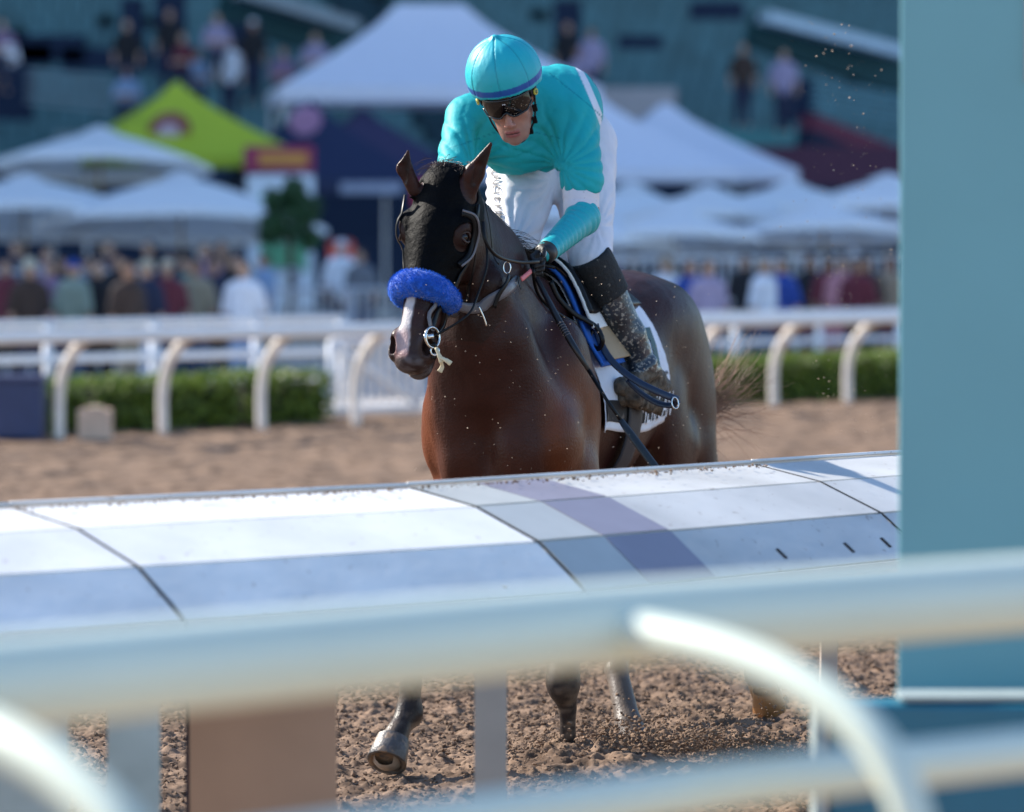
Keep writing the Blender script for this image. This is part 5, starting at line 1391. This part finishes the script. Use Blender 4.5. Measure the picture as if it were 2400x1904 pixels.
# trousers
m_tr = mat('breeches', (.70, .70, .77), .62, var=.05, vscale=9, bump=.25, bscale=30, dirt=(.40, .30, .27), dscale=120, dth=.70)
FT = Field(JB_lo, JB_hi, .007)
j_legs(FT, .008, True, False); FT.cone(P(1290, 300, 15.1), P(1310, 320, 15.15), .145, .15, .06)
FT.cone(P(1222, 420, 14.85), KNr, .128, .070, .04)
FT.plane_cut(KNl+np.array([0, 0, -.015]), np.array([.25, -.1, -.96])); 
v, f = FT.nets(); v = laplace(v, f, 2); nv = vnormals(v, f)
v = fold_pts(v, nv, [(P(1305, 420, 14.8), np.array([0, 1., .2]), 15, .20, .007), (KNl, np.array([.2, .2, .9]), 9, .10, .004), (KNr+[0, 0, .05], np.array([0, 1, .3]), 13, .16, .010), (P(1400, 520, 14.7), np.array([0, 1, .3]), 11, .16, .008)], .007, 12)
tz = v[:, 2]; e = np.exp(-((v[:, 0]-P(1150, 0, 14.75)[0])/.05)**2); v = v+nv*(.0035*np.sin(tz*150+v[:, 0]*60)*e)[:, None]
tro = mesh_obj('breeches', v, f, m_tr, jk, True)
# printed name down the thigh
tv_, tf = text_mesh('UNCLE KIM', .036, .0006)
o_ = []; d_ = []
c0 = np.array([1163., 458.])
for x, y, _ in tv_:
    px_, py_ = c0[0]+y*640+x*640*.10, c0[1]+x*640
    r_ = ray(px_, py_); r_ = r_/np.linalg.norm(r_); o_.append(np.array([0, 0, CH])+r_*14.05); d_.append(r_)
w, hit = FT.march(np.array(o_), np.array(d_), .006, 1.2, 700)
ok = hit
fkeep = [q for q in tf if all(ok[i] for i in q)]
if fkeep: mesh_obj('lettering', w, fkeep, mat('print_black', (.02, .02, .03), .6), tro, False)
# boots
m_boot = mat('boot', (.018, .025, .036), .28, var=.5, vscale=18, bump=.25, bscale=60, dirt=(.30, .27, .23), dscale=85, dth=.565, spec=.6)
m_cuff = mat('boot_cuff', (.008, .009, .011), .75, var=.3, bump=.5, bscale=70, dirt=(.14, .12, .10), dscale=50, dth=.64)
m_mud = mat('mud_leather', (.085, .068, .05), .7, var=.8, vscale=40, bump=.9, bscale=45)
KM = KNl*.72+ANl*.28; ax_ = (ANl-KNl)/np.linalg.norm(ANl-KNl)
def bootleg(KN, AN, TO, HE, nm):
    ax_ = (AN-KN)/np.linalg.norm(AN-KN)
    tubefield([KN+ax_*.0-np.array([0, 0, 0]), KN*.64+AN*.36], [.086, .082], 0, 0, .0008, 9, nm+'_cuff', m_cuff, [(KN*.68+AN*.32, ax_), (KN-ax_*.03, -ax_)])
    F_ = Field(np.minimum.reduce([KN, AN, TO, HE])-.1, np.maximum.reduce([KN, AN, TO, HE])+.1, .0055)
    F_.cone(KN*.72+AN*.28, KN*.30+AN*.70, .074, .060, .03); F_.cone(KN*.30+AN*.70, AN, .060, .049, .03)
    F_.cone(AN, HE*.6+AN*.4, .046, .040, .02); F_.cone(AN+(TO-AN)*.15, TO, .050, .034, .03, w=(0, 0, 1), wf=.85); F_.cone(HE, TO, .030, .034, .025)
    F_.plane_cut(KN*.70+AN*.30, -ax_)
    v, f = F_.nets(); v = laplace(v, f, 1); nv = vnormals(v, f)
    t = np.linalg.norm(v-AN, axis=1); v = v+nv*(.004*(np.sin((v@ax_)*110+3*vnoise(v[:, 0]*20, v[:, 2]*20, 3)))*np.exp(-(t/.09)**2))[:, None]
    zc = v[f].mean(1)[:, 2]; mi = (zc < AN[2]-.018).astype(int)
    mesh_obj(nm, v, f, None, jk, True, mats=[m_boot, m_mud], midx=mi)
bootleg(KNl, ANl, TOl, HEl, 'boot')
bootleg(KNr, ANr, ANr+HF*.12+np.array([0, 0, -.07]), ANr-HF*.08+np.array([0, 0, -.05]), 'boot')
# stirrup iron, muddy tread and leather
stp = thing('stirrup', 'mud caked stirrup iron under the jockey boot with dark leather strap', 'stirrup', P(1470, 930, 14.7))
tr_ = P(1475, 945, 14.70)
F_ = Field(tr_-.12, tr_+.12, .005); F_.ell(P(1456, 905, 14.62), (.030, .03, .035), k=.02); F_.ell(P(1490, 925, 14.64), (.036, .035, .045), k=.02); F_.cone(P(1475, 930, 14.66), P(1560, 960, 14.85), .034, .028, .02)
v, f = F_.nets(); nv = vnormals(v, f); v = v+nv*((fbm(v[:, 0]*40+v[:, 1]*20, v[:, 2]*40, 3, 5)-.45)*.016)[:, None]
mesh_obj('tread', v, f, m_mud, stp, True)
MB().tube(spline([P(1440, 905, 14.62), P(1436, 880, 14.64), P(1438, 850, 14.68)], 5), .006, 8).build('iron', mat('iron_dark', (.12, .12, .12), .4, .8), stp, True)
# loose strap with buckle swinging across the boot
ls = thing('loose_strap', 'dark strap curving across the muddy boot to a steel buckle', 'strap', P(1500, 880, 14.55))
MB().tube(spline([P(1395, 760, 14.56), P(1412, 812, 14.54), P(1442, 855, 14.52), P(1490, 892, 14.50), P(1540, 918, 14.5), P(1590, 938, 14.52)], 6), .0135, 10, flat=.35, flatdir=(.3, -.9, .3)).build('strap', mat('strap_navy', (.010, .020, .05), .35), ls, True)
MB().tube(spline([P(1590, 938, 14.53), P(1575, 950, 14.55), P(1540, 945, 14.55), P(1500, 920, 14.54), P(1470, 890, 14.53)], 6), .011, 10, flat=.35, flatdir=(.3, -.9, .3)).build('strap', mat('strap_navy', (.010, .020, .05)), ls, True)
ring(P(1582, 945, 14.50), .020, .0032, (.5, -.8, .2), m_metal, ls, 'buckle', .7)
MB().tube(spline([P(1290, 660, 14.40), P(1310, 700, 14.42), P(1345, 735, 14.45), P(1375, 752, 14.48), P(1400, 770, 14.50), P(1412, 800, 14.5), P(1400, 818, 14.52), P(1380, 800, 14.54), P(1385, 775, 14.56)], 6), .010, 8, flat=.5, flatdir=(.3, -.9, .3)).build('strap_loop', m_leather, ls, True)
# --- helmet, goggles, harness
hel = Field(JC-.22, JC+.27, .0042)
hcn = jh(.0, -.012, .082)
hel.ell(hcn, (.133, .142, .132), JAX, k=0); hel.cone(hcn+ju*.118, hcn+ju*.133, .03, .008, .03)
hel_n = ju*1.0+jf*(-.06); hel_n /= np.linalg.norm(hel_n)
hel.plane_cut(jh(0, 0, .036), -hel_n); hel.ell(jh(0, 0, .025), (.108, .112, .07), JAX, k=.004, op='-')
v, f = hel.nets(); v = laplace(v, f, 2); nv = vnormals(v, f)
d = v-hcn; az = np.arctan2(d@jr, d@jf); up_ = d@ju
ph = (az+math.pi/8) % (math.pi/4)-math.pi/8
rr_ = np.hypot(d@jr, d@jf)
seam = sm(np.abs(ph*rr_), .0035, .001)*(up_ > -.03)*(rr_ > .012)
fold = .0045*(fbm(az*5, up_*22, 3, 7)-.4)+.0035*np.abs(np.sin(az*6+up_*18))*sm(up_, -.022, -.045)
v = v+nv*(fold-.0022*seam)[:, None]
cc = np.tile(np.array([.006, .40, .47]), (len(v), 1)); cc = lerp(cc, (.0, .26, .32), seam*.7)
bandm = sm(up_+.028, -.012, -.010)*0
bz = up_+.006*np.cos(az); cc = lerp(cc, (.0, .075, .33), sm(np.abs(bz+.014), .0125, .0105))
mesh_obj('helmet', v, f, mat('helmet_cover', (1, 1, 1), .5, var=.05, vscale=10, bump=.08, bscale=35, attr='Col', dirt=(.05, .2, .22), dscale=90, dth=.73), jk, True, cc)
MB().ball(hcn+ju*.134, .006, 8, 6).build('button', m_tq, jk, True)
# hard shell edge and side pads
sh = Field(JC-.2, JC+.2, .004); sh.ell(jh(0, -.01, .06), (.112, .120, .11), JAX, k=0); sh.ell(jh(0, .02, -.02), (.090, .12, .085), JAX, k=.003, op='-')
sh.plane_cut(jh(0, 0, -.045), -ju); sh.plane_cut(jh(0, .045, 0), (jf*.8-ju*.6)); sh.plane_cut(jh(0, 0, .06), ju)
v, f = sh.nets(); v = laplace(v, f, 1)
if len(v): mesh_obj('helmet_shell', v, f, mat('shell_black', (.010, .010, .012), .35, var=.2), jk, True)
def arc(r0, f0, u0, a0, a1, n=20, rr=1.0):
    return [jh(r0*math.sin(a), f0*math.cos(a), u0) for a in np.linspace(a0, a1, n)]
m_lens = mat('lens', (.002, .002, .003), .06, var=0, spec=.3)
# goggles: curved lens wrapping the brow with a nose notch
vs = []; fs = []; na, nu = 40, 12
for i in range(na+1):
    a = -1.15+2.3*i/na; x = i/na*2-1
    lowb = -.032+.020*math.exp(-(x/.15)**2)-.004*math.cos(x*4)
    lowb += .022*max(0, abs(x)-.72)/.28
    for j in range(nu+1):
        t = j/nu; u_ = .032*(1-t)+lowb*t
        rad = .104+.006*math.sin(math.pi*t)
        vs.append(jh(.094*math.sin(a), .012+rad*math.cos(a)*1.03, u_))
for i in range(na):
    for j in range(nu): fs.append([i*(nu+1)+j, i*(nu+1)+j+1, (i+1)*(nu+1)+j+1, (i+1)*(nu+1)+j])
gg = thing('goggles', 'black mirrored goggles pulled over the jockey eyes', 'goggles', jh(0, .1, 0))
o = mesh_obj('lens', vs, fs, m_lens, gg, True); so = o.modifiers.new('s', 'SOLIDIFY'); so.thickness = .003
rim = [vs[i*(nu+1)+nu] for i in range(na+1)]; MB().tube(rim, .0035, 8).build('frame', mat('goggle_frame', (.012, .012, .014), .25), gg, True)
rim = [vs[i*(nu+1)] for i in range(na+1)]; MB().tube(rim, .0045, 8).build('frame', mat('goggle_frame', (.012, .012, .014), .25), gg, True)
for s in (-1, 1):
    MB().tube([jh(s*.088, .052, .012), jh(s*.100, .015, .02), jh(s*.098, -.04, .03)], [.013, .014, .013], 10, flat=.35, flatdir=jr).build('strap', mat('goggle_strap', (.010, .010, .012), .6), gg, True)
    c = jh(s*.101, .036, .013); MB().tube([c, c+(jr*s+jf*.45)*.005], [.0125, .0115], 18).build('clip_disc', mat('disc_yellow', (.55, .50, .08), .5), gg, True)
    MB().tube([c+(jr*s+jf*.45)*.005, c+(jr*s+jf*.45)*.0058], [.007, .006], 10).build('clip_mark', mat('disc_dark', (.12, .13, .03), .5), gg, True)
tvx, tfx = text_mesh('KM', .008, .0002)
mesh_obj('lens_mark', [jh(x, .124, .018+y) for x, y, _ in tvx], tfx, mat('emb_w', (.7, .72, .75)), gg, False)
sp_pts = []; sp_r = []
for _ in range(60): 
    a = rng.uniform(.0, 1.0); t = rng.uniform(.05, .95); sp_pts.append(jh(.095*math.sin(a), .013+.109*math.cos(a)*1.03, .03*(1-t)-.03*t)); sp_r.append(.0005+.0011*rng.random()**2)
clods('lens_dirt', sp_pts, sp_r, mat('speck', (.6, .45, .32)), 'stuff', 'dirt specks stuck on the goggle lens', 'dirt')
# chin harness
for s in (-1, 1):
    MB().tube(spline([jh(s*.092, .005, .03), jh(s*.088, .004, -.03), jh(s*.072, .022, -.095), jh(s*.032, .045, -.150), jh(0, .052, -.160)], 5), .0065, 8, flat=.5, flatdir=jr).build('chin_strap', m_leather, jk, True)
for q in ((.083, .016, -.055), (.074, .026, -.095), (.054, .040, -.126)): MB().box(jh(*q), (.016, .014, .022), JAX).build('strap_pad', m_leather, jk)
# reins
rn = thing('reins', 'long black reins from the bit ring up to the jockey gloves', 'reins', P(1180, 620, 13.9))
gl = WRl+hl_d/np.linalg.norm(hl_d)*.075
MB().tube(spline([bc, P(1095, 740, 13.62), P(1120, 690, 13.7), P(1138, 640, 13.72), P(1142, 600, 13.74), P(1138, 560, 13.76)], 6), .0042, 8, flat=.5, flatdir=(.2, -1, 0)).build('rein', m_leather, rn, True)
MB().tube(spline([P(1132, 520, 13.74), P(1138, 565, 13.72), P(1165, 600, 13.78), P(1215, 615, 13.95), P(1262, 614, 14.08), gl, P(1300, 628, 14.2)], 6), .0065, 8, flat=.6, flatdir=(.2, -1, 0)).build('rein', m_leather, rn, True)
MB().tube(spline([gl, P(1250, 640, 14.12), P(1262, 690, 14.2), P(1300, 730, 14.28), P(1350, 760, 14.36)], 6), .007, 8, flat=.6, flatdir=(.2, -1, 0)).build('rein', m_leather, rn, True)
# whip
wh = thing('whip', 'long black riding whip slanting down across the horse shoulder', 'whip', P(1400, 870, 14))
wp = [P(1258, 652, 14.10), P(1300, 735, 14.05), P(1340, 805, 14.0), P(1380, 868, 13.95), P(1420, 935, 13.9), P(1455, 985, 13.86)]
MB().tube(wp[:4], [.0085, .012, .012, .008], 10).build('handle', mat('grip', (.012, .012, .014), .35), wh, True)
MB().tube(wp[3:], [.0078, .006, .0068], 10).build('shaft', m_leather, wh, True)
MB().tube([wp[-1], P(1478, 1018, 13.84), P(1545, 1108, 13.8), P(1570, 1142, 13.8)], [.012, .0165, .017, .015], 10, flat=.5, flatdir=(.5, -.8, .3)).build('flap', mat('flap_black', (.010, .013, .016), .45), wh, True)
for k in range(6):
    t = .35+.08*k; c = wp[1]*(1-t)+wp[2]*t; d_ = (wp[2]-wp[1]); d_ /= np.linalg.norm(d_)
    ring(c, .0125, .0012, d_, m_strap, wh, 'grip_ring')
